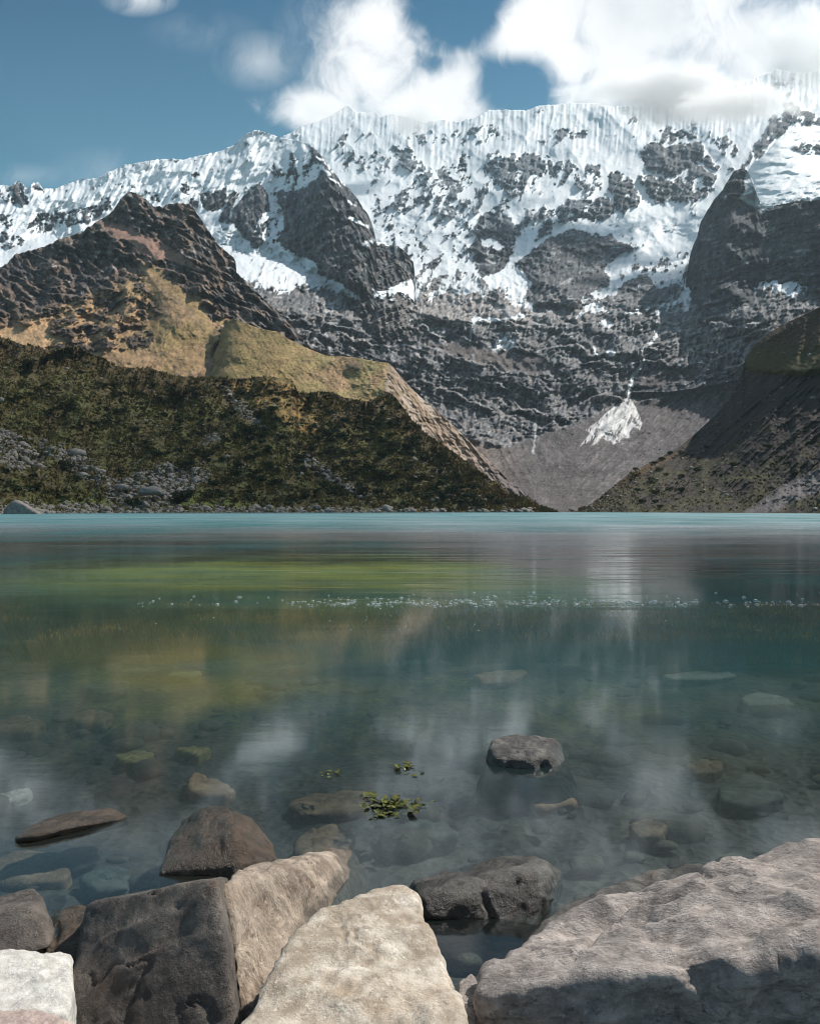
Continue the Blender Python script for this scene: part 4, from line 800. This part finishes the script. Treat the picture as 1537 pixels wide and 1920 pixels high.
R_suby = rock_mat('sunken_ochre_stone', (.32, .25, .10), (.45, .36, .15), (.25, .2, .09), 7, .006, .2, -5)
R_subg = rock_mat('sunken_grey_stone', (.10, .11, .10), (.20, .20, .18), (.09, .10, .08), 7, .006, .2, -5)

rock('boulder', [(165,1697,1.75),(285,1672,1.69),(407,1650,1.62),(425,1646,1.80),(190,1690,1.98),(112,1950,1.52),(446,1950,1.42),(430,1800,1.55),(440,1690,1.85),(455,1800,1.80),(455,1945,1.52),(150,1780,2.0)], R_dark,
     'big block with a flat near black front face beside the pale slab', sub=6, amp=.013, freq=8, seed=3, k=110, ledge=.3)
rock('boulder', [(463,1644,1.97),(560,1612,2.2),(640,1592,2.42),(655,1595,2.36),(674,1625,2.3),(690,1666,2.28),(618,1697,2.1),(540,1810,1.86),(455,1945,1.50),(436,1800,1.60),(414,1662,1.68),(450,1632,1.86),(500,1680,2.5),(650,1680,2.7)], R_brown,
     'sunlit brown stone with upright dark cracks, behind the big block with near black face', sub=6, amp=.016, freq=9, seed=5, k=110, stretch=(1, 1, .35), ledge=.7)
rock('boulder', [(430,1960,1.27),(540,1790,1.50),(546,1745,1.56),(592,1697,1.66),(640,1690,1.69),(675,1687,1.70),(702,1659,1.76),(745,1650,1.79),(772,1662,1.78),(800,1730,1.66),(852,1835,1.47),(890,1960,1.27)], R_pale,
     'large pale cream slab tilted to the sky, foremost stone in the middle of the shore', down=[(.0, .03, -.26)], sub=6, amp=.024, freq=8, seed=7, k=100, ledge=.3)
rock('boulder', [(772,1656,2.15),(835,1634,2.25),(1000,1603,2.36),(1040,1613,2.32),(1050,1640,2.2),(1036,1695,2.08),(1006,1736,1.96),(800,1722,1.95),(788,1682,1.98),(1008,1636,2.02),(880,1650,2.03),(900,1680,2.5),(1040,1680,2.5)], R_blk,
     'dark ledge shaped block with a broken top, standing in the water behind the pale slab', sub=6, amp=.020, freq=10, seed=33, k=110, ledge=.55)
rock('boulder', [(888,1850,1.47),(915,1812,1.52),(1010,1750,1.66),(1150,1692,1.80),(1250,1655,1.88),(1330,1634,1.93),(1400,1624,1.95),(1478,1583,2.03),(1545,1580,2.03),(1720,1560,2.0),(896,1846,1.45),(1010,1838,1.43),(1160,1790,1.46),(1330,1778,1.46),(1545,1745,1.49),(1760,1725,1.49)], R_grey,
     'huge rough grey brown slab with a shadowed front, filling the lower right corner', down=[(.02, .05, -.30)], sub=7, amp=.048, freq=7, seed=11, k=80, rid=.65, stretch=(.7, 1, 1), ledge=.8)
rock('boulder', [(960,1800,1.70),(1010,1722,1.88),(1120,1664,2.02),(1205,1632,2.12),(1290,1616,2.18),(1350,1620,2.18),(1240,1720,1.9),(1050,1800,1.73)], R_blk,
     'low wet gravelly ledge at the waterline behind the huge grey slab', down=[(0, .02, -.14)], sub=6, amp=.02, freq=11, seed=13, k=20)
rock('boulder', [(-60,1700,1.85),(0,1688,1.9),(60,1667,1.95),(78,1680,1.88),(103,1750,1.78),(92,1782,1.72),(0,1795,1.68),(-70,1800,1.68),(62,1700,1.80),(0,1706,1.80),(20,1700,2.1),(90,1720,2.05)], R_dark,
     'small dark angular stone with a light top edge at the left border of the photo', sub=5, amp=.010, freq=12, seed=15, k=110)
rock('boulder', [(-80,1786,1.55),(40,1783,1.6),(133,1791,1.62),(134,1830,1.52),(122,1910,1.40),(45,1890,1.40),(-80,1892,1.38)], R_white,
     'smooth whitish stone below the small dark angular stone', down=[(0, .03, -.16)], sub=6, amp=.016, freq=9, seed=17, k=60, ledge=.4)
rock('boulder', [(-90,1888,1.36),(40,1892,1.35),(110,1908,1.33),(175,1950,1.27),(-90,1990,1.22)], R_pink,
     'pinkish stone just showing in the bottom left corner', down=[(0, .03, -.2)], sub=5, amp=.014, freq=9, seed=19, k=40)
rock('boulder', [(88,1712,1.98),(160,1690,2.02),(190,1740,1.9),(150,1800,1.74),(80,1800,1.74)], R_wet,
     'wet reddish brown stone wedged between the small dark stone and the near black block', down=[(0, .02, -.14)], sub=5, amp=.02, freq=14, seed=21, k=16)
rock('boulder', [(856,1838,1.58),(885,1820,1.62),(905,1850,1.54),(892,1900,1.45),(860,1886,1.46)], R_grey,
     'fist sized stone in the gap between the pale slab and the huge grey slab', down=[(0, .02, -.1)], sub=4, amp=.008, freq=16, seed=23, k=14)
rock('boulder', [(298,1640,2.19),(322,1570,2.36),(345,1538,2.44),(400,1512,2.44),(426,1510,2.42),(434,1562,2.27),(440,1622,2.19),(466,1532,2.46),(505,1580,2.36),(526,1618,2.27),(430,1580,2.8),(340,1585,2.7),(505,1590,2.7)], R_wet,
     'wet brown pointed boulder standing half out of the shallow water', down=[(0, 0, -.12)], sub=6, amp=.018, freq=10, seed=25, k=120)
rock('boulder', [(25,1575,2.40),(38,1554,2.46),(118,1525,2.60),(210,1515,2.66),(240,1532,2.60),(150,1548,2.48),(64,1568,2.40)], R_wet,
     'long flat brown stone just breaking the water, left of the wet pointed boulder', down=[(0, .03, -.04)], sub=5, amp=.010, freq=14, seed=27, k=30)
rock('boulder', [(914,1408,3.24),(924,1384,3.30),(960,1376,3.34),(1015,1377,3.34),(1046,1384,3.30),(1054,1402,3.26),(1040,1414,3.14),(985,1420,3.10),(924,1416,3.13)], R_blk,
     'small black glistening rock alone in the open water', down=[(.07, -.06, -.20), (-.07, -.02, -.20)], sub=5, amp=.020, freq=14, seed=29, k=30, rid=.5)
def sunken(pts, depth, th, mat, label, seed, amp=.01, k=26, sub=4):
    P = []
    for x, y in pts:
        Y = 1.1 * F / (y - HZ)
        for _ in range(6): Y = (1 - min(-.02, np.interp(Y, BED_Y, BED_Z) + .0 + depth * .6 + .02)) * F / (y - HZ)
        P.append((x, y, Y))
    rock('sunken_stone', P, mat, label, down=[(0, .02, -th * .7)], sub=5, amp=.028, freq=8, seed=seed, k=min(k, 16))
for i, a in enumerate((
 ([(972,1492),(1038,1471),(1082,1496),(1010,1511)], .03, .10, R_subo, 'orange brown square stone lying under water below the small black rock', 40),
 ([(-60,1620),(0,1595),(60,1586),(110,1592),(142,1622),(120,1640),(0,1648),(-60,1650)], .01, .14, R_sub, 'rounded brown stone under the water at the left border, below the long flat one', 12),
 ([(738,1545),(780,1528),(835,1535),(860,1556),(820,1566),(745,1560)], .03, .12, R_subg, 'dark flat stone under water, right of the floating green plant', 20),
 ([(535,1500),(575,1482),(640,1488),(690,1478),(705,1500),(650,1518),(560,1520)], .04, .10, R_sub, 'long reddish brown stone under water, left of the floating green plant', 16),
 ([(350,1470),(362,1438),(380,1455),(444,1474),(420,1484),(370,1484)], .03, .12, R_subo, 'pointed tan stone under water behind the wet pointed boulder', 40),
 ([(560,1560),(620,1540),(665,1552),(650,1600),(590,1610),(550,1590)], .04, .12, R_sub, 'broad dim brown stone under water, right of the wet pointed boulder', 16),
 ([(315,1262),(330,1250),(360,1250),(378,1258),(350,1266)], .05, .10, R_suby, 'small bright ochre stone under the green water on the left', 20),
 ([(152,1284),(190,1273),(240,1275),(238,1288),(190,1296)], .05, .10, R_subg, 'grey green stone under water, below left of the small ochre stone', 20),
 ([(885,1262),(940,1252),(990,1255),(950,1276),(905,1278)], .05, .10, R_subo, 'tan slab under the green water above the small black rock', 24),
 ([(1238,1264),(1300,1257),(1365,1256),(1382,1264),(1330,1271),(1260,1271)], .03, .08, R_subp, 'long whitish stone under water in the right half of the lake', 24),
 ([(1385,1305),(1420,1294),(1470,1300),(1492,1316),(1450,1322),(1400,1318)], .04, .10, R_subp, 'pale rounded stone under water near the right border', 16),
 ([(-30,1492),(10,1480),(56,1474),(50,1486),(0,1500)], .03, .08, R_subp, 'pale yellowish sliver of stone under water at the left border', 24),
 ([(1285,1430),(1320,1418),(1355,1424),(1345,1442),(1300,1444)], .04, .08, R_sub, 'dull pinkish stone under water, right of the small black rock', 16),
 ([(-20,1352),(40,1336),(85,1350),(60,1368),(0,1368)], .05, .10, R_sub, 'brown stone under water at the left border of the green shallows', 16),
 ([(215,1412),(255,1400),(290,1406),(270,1420),(230,1424)], .05, .08, R_suby, 'ochre brown stone under water, upper left of the pointed tan one', 16),
 ([(130,1340),(165,1325),(215,1335),(190,1352),(150,1354)], .05, .08, R_sub, 'brown stone under the shallows between the grey green stone and the ochre brown one', 16),
 ([(1345,1470),(1400,1448),(1460,1462),(1470,1490),(1400,1505),(1350,1495)], .05, .10, R_subg, 'broad dark stone under water near the right border, below the pale rounded one', 14),
 ([(1180,1540),(1215,1528),(1250,1540),(1235,1560),(1195,1562)], .05, .08, R_sub, 'small brown stone under water just off the low wet ledge', 14),
 ([(0,1205),(30,1196),(70,1200),(40,1212)], .06, .10, R_suby, 'tan stone far out under the dark green water at the left border', 20),
 ([(880,1395),(920,1382),(900,1402)], .05, .08, R_subg, 'small dark stone under water beside the small black rock', 14),
 ([(150,1640),(200,1618),(250,1628),(240,1655),(180,1662)], .01, .10, R_subg, 'dark stone under water in front of the wet pointed boulder', 14),
 ([(330,1402),(365,1392),(395,1400),(370,1412)], .05, .08, R_suby, 'thin ochre stone under water above the pointed tan one', 14))):
    pts, dp, th, mt, lb, k = a; sunken(pts, dp, th, mt, lb, 60 + i, k=k)

# ------------------------------------------------------------------ shrubs, tussocks and loose stone on the slopes
rng = np.random.RandomState(11)
def leaf_mat(name, c1, c2, sc_=1.2):
    m, t = material(name)
    P = t.n('ShaderNodeNewGeometry').outputs['Position']
    n = t.noise(P, sc_, 3, .6); r = t.n('ShaderNodeObjectInfo').outputs['Random']
    c = t.mix(t.mapr(t.math('ADD', n, t.math('MULTIPLY', r, .25)), .4, .8), (*c1, 1), (*c2, 1))
    b = t.n('ShaderNodeBsdfPrincipled', {'Base Color': c, 'Roughness': .8, 'Specular IOR Level': .15})
    t.n('ShaderNodeOutputMaterial', {'Surface': b.outputs[0]}); return m
M_shrub = leaf_mat('shrub_leaves', (.018, .024, .010), (.045, .052, .018))
M_tus = leaf_mat('tussock_grass', (.045, .036, .014), (.18, .13, .04), .06)
M_twig = leaf_mat('shrub_twigs', (.05, .035, .022), (.09, .07, .05))
M_rub = rock_mat('slope_rubble', (.20, .175, .155), (.36, .32, .285), (.16, .14, .125), .9, .15, .3, -50)
def pick(name, n, test, jit=1.0):
    PX, PY, X, Y, Z, A, E = SURF[name]; out = []
    m = test(PX, PY) ; m = m & (PX > -150) & (PX < 1690) & (Z > .15)
    w = (m * (Y / 300.0) ** 2).ravel(); w = w / w.sum()
    idx = rng.choice(w.size, n, p=w, replace=False); return np.stack([X.ravel()[idx], Y.ravel()[idx], Z.ravel()[idx]], 1), PX.ravel()[idx], PY.ravel()[idx], idx
def blades(base, h, w, nb, lean=.5):
    """upright leaf-shaped triangles in small tufts, many bases at once"""
    n = len(base); B = np.repeat(base, nb, 0); hh = np.repeat(h, nb) * rng.uniform(.6, 1.1, n * nb); ww = np.repeat(w, nb)
    a = rng.uniform(0, 2 * np.pi, n * nb); r = rng.uniform(0, .6, n * nb) * np.repeat(h, nb) * .6
    B = B + np.stack([np.cos(a) * r, np.sin(a) * r, -.08 * hh], 1); a2 = rng.uniform(0, 2 * np.pi, n * nb)
    d = np.stack([np.cos(a2), np.sin(a2), 0 * a2], 1) * (ww / 2)[:, None]
    tip = B + np.stack([np.cos(a) * hh * lean, np.sin(a) * hh * lean, hh], 1)
    V = np.stack([B - d, B + d, tip], 1).reshape(-1, 3); return V, np.arange(len(V)).reshape(-1, 3)
def tussocks(surf, n, test, hmul, label_name):
    P, px, py, idx = pick(surf, n, test)
    s = hmul * np.exp(rng.normal(0, .4, n)); V, Fc = blades(P, s, s * .55, 6, .55)
    o = raw_mesh(label_name, V, Fc, M_tus); o['kind'] = 'stuff'; o['label'] = 'low clumps of dull olive tussock grass covering the slope'; return o
EDM = lambda lo: (lambda px, py: py - L(mor_line)(px) > lo)
tussocks('moraine_slope', 26000, lambda px, py: (py - L(mor_line)(px) > -2) & (fbm(px / 26, py / 14, 4, 1401) > -.12) & ((poly_sdf(px, py, [(470, 712), (548, 714), (560, 738), (585, 770), (604, 815), (570, 815), (520, 790), (480, 760), (430, 720)]) < 0) | (rng.uniform(size=px.shape) < .25)), .75, 'tussock_grass')
tussocks('east_moraine_slope', 1300, lambda px, py: (fbm(px / 40, py / 20, 4, 1403) + (py - 860) / 260 > .02), .6, 'tussock_grass')
def rubble(surf, n, test, s0, nm):
    P, px, py, idx = pick(surf, n, test); V0, F0 = ico(1); k = len(V0)
    s = s0 * np.exp(rng.normal(0, .55, n)); R = 1 + .35 * rng.uniform(-1, 1, (n, k, 1))
    S = np.stack([rng.uniform(.7, 1.3, n), rng.uniform(.6, 1.1, n), rng.uniform(.4, .8, n)], 1)
    V = V0[None] * R * S[:, None, :] * s[:, None, None] + P[:, None, :]
    Fc = (F0[None] + (np.arange(n) * k)[:, None, None]).reshape(-1, 3)
    o = raw_mesh(nm, V.reshape(-1, 3), Fc, M_rub); o['kind'] = 'stuff'; o['label'] = 'pale broken rubble strewn between the plants'; return o
isr = lambda nm: (lambda px, py: SURF[nm][6][..., 2] > .35)
rubble('moraine_slope', 9000, isr('moraine_slope'), .42, 'rubble')
rubble('moraine_slope', 2200, EDM(25), .30, 'rubble')
rubble('east_moraine_slope', 1200, lambda px, py: px > 1040, .28, 'rubble')
# shrubs: each a woody stem and a crown of small leaves
def shrub_meshes(seed):
    r = np.random.RandomState(seed); nl = 420
    c = np.stack([r.normal(0, .42, 9), r.normal(0, .42, 9), r.uniform(.35, .85, 9)], 1); R = r.uniform(.25, .46, 9)
    i = r.randint(0, 9, nl); d = r.normal(size=(nl, 3)); d /= np.linalg.norm(d, axis=1)[:, None]
    p = c[i] + d * (R[i] * r.uniform(.6, 1.05, nl))[:, None]; p[:, 2] = np.abs(p[:, 2])
    t1 = np.cross(d, r.normal(size=(nl, 3))); t1 /= np.linalg.norm(t1, axis=1)[:, None]; t2 = np.cross(d, t1) * .6 + d * .5
    s = r.uniform(.07, .14, nl)[:, None]
    V = np.stack([p - t1 * s, p - t2 * s, p + t1 * s, p + t2 * s * 1.2], 1).reshape(-1, 3); Fc = np.arange(len(V)).reshape(-1, 4)
    a = np.linspace(0, 2 * np.pi, 6)[:-1]; ring = lambda rr, z, x, y: np.stack([x + rr * np.cos(a), y + rr * np.sin(a), z + 0 * a], 1)
    SV, SF = [], []
    for k in range(9):
        b = len(SV) * 5; q = c[k]
        SV += [ring(.05, -.12, 0, 0), ring(.035, q[2] * .5, q[0] * .6, q[1] * .6), ring(.012, q[2], q[0], q[1])]
        for l in (0, 1):
            for j in range(5): SF.append([b + l * 5 + j, b + l * 5 + (j + 1) % 5, b + l * 5 + 5 + (j + 1) % 5, b + l * 5 + 5 + j])
    return V, Fc, np.vstack(SV), np.array(SF)
protos = []
for i in range(3):
    V, Fc, SV, SF = shrub_meshes(50 + i)
    e = bpy.data.objects.new('shrub', None); C.objects.link(e); e['category'] = 'shrub'
    protos.append((e, raw_mesh('crown', V, Fc, M_shrub, e), raw_mesh('stem', SV, SF, M_twig, e)))
def place_tree(k, pos, s, label, group):
    e, cr, st = protos[k % 3]
    if k >= 3:
        e2 = e.copy(); C.objects.link(e2)
        for ch in (cr, st): c2 = ch.copy(); C.objects.link(c2); c2.parent = e2
        e = e2
    e.location = pos; e.scale = (s, s, s * rng.uniform(.7, 1)); e.rotation_euler = (0, 0, rng.uniform(0, 6.28)); e['label'] = label; e['group'] = group
P, px, py, idx = pick('moraine_slope', 215, lambda px, py: (py - L(mor_line)(px) > 30) & (px < 1000) & (fbm(px / 50, py / 30, 3, 1411) + .0012 * (px - 300) + .0015 * (py - 850) > -.02) & (py < 952))
def where(x, y, top=780, low=880):
    return ('high on the left slope' if y < top else 'low on the left slope' if y > low else 'half way up the left slope'), ('at the left border' if x < 200 else 'below the brown hill' if x < 420 else 'below the golden spur' if x < 720 else 'toward the valley mouth')
for k in range(215):
    a_, b_ = where(px[k], py[k]); sz = rng.uniform(1.6, 3.4)
    place_tree(k, P[k], sz, '%s shrub %s, %s' % ('large' if sz > 2.6 else 'small', a_, b_), 'shrubs dotting the moraine slope')
P, px, py, idx = pick('east_moraine_slope', 34, lambda px, py: (px > 1180) & (py > 840) & (py < 955))
for k in range(34): place_tree(215 + k, P[k], rng.uniform(1.2, 2.2), 'dark shrub on the right hand slope, %s %s' % ('near the water' if py[k] > 900 else 'higher up', 'toward the right border' if px[k] > 1380 else 'toward the valley mouth'), 'shrubs on the right hand slope')
# boulders on the slope and the far shore
bmesh_ = []
for i in range(4):
    r = np.random.RandomState(90 + i); pts = r.normal(size=(14, 3)) * (1, .8, .62); Q, Fc, c = rock_shape(pts, 3, .09, 1.4, 200 + i, 24)
    me = raw_mesh('boulder', Q / np.abs(Q).max(), Fc, M_rub, None, True); bmesh_.append(me.data); bpy.data.objects.remove(me)
def boulder(k, pos, s, label, group=None):
    o = bpy.data.objects.new('boulder', bmesh_[k % 4]); C.objects.link(o); o.location = pos; o.scale = (s * rng.uniform(.8, 1.3), s, s * rng.uniform(.7, 1.1)); o.rotation_euler = (rng.uniform(-.3, .3), rng.uniform(-.3, .3), rng.uniform(0, 6.28))
    o['label'] = label; o['category'] = 'boulder'
    if group: o['group'] = group
P, px, py, idx = pick('moraine_slope', 120, lambda px, py: (py - L(mor_line)(px) > 25) & ((SURF['moraine_slope'][6][..., 2] > .3) | (rng.uniform(size=px.shape) < .08)))
for k in range(120):
    a_, b_ = where(px[k], py[k]); sz = .5 + .75 * rng.uniform() ** 2.5
    boulder(k, P[k], sz, '%s pale boulder %s, %s' % ('big' if sz > .8 else 'small', a_, b_), 'boulders on the moraine slope')
def shore_at(px): return np.interp(px, [-400, 0, 200, 600, 1060], [150, 195, 235, 280, 330])
for k in range(70):
    x = rng.uniform(-100, 1030) if k < 46 else rng.uniform(60, 330); Y = shore_at(x) + rng.uniform(-1, 4)
    p = world_pt(x, 962, Y); boulder(k, (p[0], Y, rng.uniform(-.05, .25)), rng.uniform(.35, 1.1) * (.7 + .3 * (x < 400)), 'grey stone on the far waterline, ' + where(x, 0)[1], 'stones along the far waterline')
Yb = 190.0
rock('boulder', [(4, 966, Yb), (8, 952, Yb), (20, 940, Yb), (30, 935, Yb + 1), (46, 946, Yb), (66, 958, Yb), (76, 966, Yb)], M_rub, 'large pale triangular boulder on the far shore at the left border', cat='boulder', down=[(0, 5, -1.0)], sub=5, amp=.35, freq=.5, seed=77, k=40)
rock('boulder', [(255, 924, 252), (262, 914, 252), (290, 910, 253), (300, 914, 252), (298, 922, 251)], M_rub, 'flat dark topped boulder in the rubble patch above the left shore', cat='boulder', down=[(0, 4, -.8)], sub=4, amp=.25, freq=.6, seed=79, k=30)

# ------------------------------------------------------------------ water plants, weed shelf and modelled sun glints
M_weed = leaf_mat('brown_water_weed', (.20, .115, .035), (.42, .27, .09), 2.0)
def weeds():
    n = 15000; y = rng.uniform(7.6, 10.7, n); x = rng.uniform(-1, 1, n) * y * .62; keep = fbm(x * .8, y * 1.3, 4, 1501) + .05 * x > -.08; x, y = x[keep], y[keep]
    y = y * .80; x = x * .80; z = -.15 + 0 * x; B = np.stack([x, y, z], 1); V, Fc = blades(B, rng.uniform(.16, .26, len(x)), np.full(len(x), .016), 5, .5)
    V[:, 2] = np.minimum(V[:, 2], .016); o = raw_mesh('water_weed', V, Fc, M_weed); o['kind'] = 'stuff'; o['label'] = 'brown water weed growing along an underwater shelf'
weeds()
m, t = material('glint_blobs'); nzf = t.noise(t.n('ShaderNodeTexCoord').outputs['Object'], 30, 4, .6)
b = t.n('ShaderNodeBsdfPrincipled', {'Base Color': (.66, .70, .72, 1), 'Roughness': .6, 'Alpha': t.mapr(nzf, .35, .65, .06, .38)}); t.n('ShaderNodeOutputMaterial', {'Surface': b.outputs[0]}); M_glint = m
def glint_blobs():  # pale blobs on the surface imitate sun glints on the ripples
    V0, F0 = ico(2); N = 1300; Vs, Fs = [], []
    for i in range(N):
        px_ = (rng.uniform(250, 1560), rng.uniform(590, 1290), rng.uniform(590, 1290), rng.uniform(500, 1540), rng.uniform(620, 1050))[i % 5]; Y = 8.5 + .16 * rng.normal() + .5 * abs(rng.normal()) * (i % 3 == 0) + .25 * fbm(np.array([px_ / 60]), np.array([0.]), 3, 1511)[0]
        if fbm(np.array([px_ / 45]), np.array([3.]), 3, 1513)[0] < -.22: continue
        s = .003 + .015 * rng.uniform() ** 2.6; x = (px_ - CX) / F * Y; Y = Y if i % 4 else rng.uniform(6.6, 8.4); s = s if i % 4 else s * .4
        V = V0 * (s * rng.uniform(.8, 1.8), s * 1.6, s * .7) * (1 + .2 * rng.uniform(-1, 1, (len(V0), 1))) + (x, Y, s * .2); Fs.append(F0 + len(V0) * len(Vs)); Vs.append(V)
    o = raw_mesh('glint_blobs', np.vstack(Vs), np.vstack(Fs), M_glint, None, True); o['kind'] = 'stuff'; o['label'] = 'broken row of small white blobs standing in for sun glints above the weed shelf'
glint_blobs()
m, t = material('water_plant_leaf'); nn_ = t.noise(t.n('ShaderNodeTexCoord').outputs['Object'], 60, 3, .6)
b = t.n('ShaderNodeBsdfPrincipled', {'Base Color': t.mix(t.mapr(nn_, .4, .6), (.022, .030, .008, 1), (.13, .125, .02, 1)), 'Roughness': .18}); t.n('ShaderNodeOutputMaterial', {'Surface': b.outputs[0]}); M_wp = m
def rosette(px, py, s, label, n=26, seed=0):
    r = np.random.RandomState(seed); Y = F / (py - HZ); X0, Y0, _ = world_pt(px, py, Y); VV, FF = [], []
    for i in range(n):
        a = r.uniform(0, 6.28); L_ = s * r.uniform(.25, .6); w = L_ * .33; c0 = np.array([X0 + r.normal() * s * .42, Y0 + r.normal() * s * .5, 0.0]); el = r.uniform(.1, 1.0)
        f = np.array([math.cos(a), math.sin(a), 0]); sd_ = np.array([-f[1], f[0], 0]); b0 = len(VV)
        for k in range(5):
            u = k / 4; wd = w * math.sin(math.pi * (.12 + .8 * u)); p = c0 + f * L_ * u + np.array([0, 0, -.003 + L_ * (1.3 * el * u - .85 * el * u * u)])
            VV += [p - sd_ * wd, p + np.array([0, 0, -wd * .4]), p + sd_ * wd]
        for k in range(4):
            for j in (0, 1): q = b0 + 3 * k + j; FF.append([q, q + 1, q + 4, q + 3])
    o = raw_mesh('water_plant', np.array(VV), np.array(FF), M_wp, None, True); o['label'] = label; o['category'] = 'water plant'
rosette(726, 1508, .080, 'large green rosette plant breaking the water near the pale slab', 60, 1)
rosette(712, 1530, .05, 'row of small leaf tips at the front of the large green plant', 26, 5)
rosette(768, 1442, .07, 'small flat green plant floating farthest out toward the black rock', 20, 2)
rosette(625, 1452, .045, 'small pale green plant tip left of the large rosette plant', 20, 3)
rosette(785, 1506, .045, 'single small green leaf tuft just right of the large rosette plant', 18, 4)

m_bs = rock_mat('bed_cobbles', (.09, .075, .06), (.20, .165, .13), (.07, .065, .05), 5, .01, .3, -5)
def bed_stones():
    n = 520; V0, F0 = ico(2); y = 1.5 + 7.5 * rng.uniform(0, 1, n) ** 1.1; x = rng.uniform(-1, 1, n) * y * .62
    keep = fbm(x * .9, y * .8, 4, 1601) + .05 * x > -.12 ; x, y = x[keep], y[keep]; n = len(x)
    s = .022 * np.exp(rng.normal(0, .6, n)) * (1 + .12 * y); S = np.stack([rng.uniform(.8, 1.7, n), rng.uniform(.7, 1.2, n), rng.uniform(.3, .6, n)], 1)
    W = V0[None] * (1 + .30 * rng.uniform(-1, 1, (n, len(V0), 1)) * .6); c_ = rng.uniform(0, 3.14, n)
    W = W * (S * s[:, None])[:, None, :]; W = np.stack([W[..., 0] * np.cos(c_)[:, None] - W[..., 1] * np.sin(c_)[:, None], W[..., 0] * np.sin(c_)[:, None] + W[..., 1] * np.cos(c_)[:, None], W[..., 2]], -1)
    z = np.interp(y, BED_Y, BED_Z); W = W + np.stack([x, y, z], 1)[:, None, :]; W[..., 2] = np.minimum(W[..., 2], -.008)
    Fc = (F0[None] + (np.arange(n) * len(V0))[:, None, None]).reshape(-1, 3)
    o = raw_mesh('cobbles', W.reshape(-1, 3), Fc, m_bs, None, True); o['kind'] = 'stuff'; o['label'] = 'small brown cobbles strewn over the shallow lake bed'
bed_stones()

# ------------------------------------------------------------------ air
m, t = material('haze'); v = t.n('ShaderNodeVolumePrincipled', {'Color': (.72, .88, 1, 1), 'Density': 0.000045, 'Anisotropy': .2}); t.n('ShaderNodeOutputMaterial', {'Volume': v.outputs[0]})
bm = bmesh.new(); bmesh.ops.create_cube(bm, size=1.0); me = bpy.data.meshes.new('haze'); bm.to_mesh(me); bm.free(); me.materials.append(m)
o = bpy.data.objects.new('haze', me); C.objects.link(o); o['kind'] = 'stuff'
lo = np.array([1e9] * 3); hi = -lo
bpy.context.view_layer.update()
for q in C.objects:
    if q.type == 'MESH' and q is not o and q.parent is None:
        for c in q.bound_box: w = np.array((q.matrix_world @ __import__('mathutils').Vector(c))[:]); lo = np.minimum(lo, w); hi = np.maximum(hi, w)
lo -= (60, 60, 1); hi += (60, 60, 20)
o.location = (lo + hi) / 2; o.scale = hi - lo
print('BOUNDS', lo, hi)
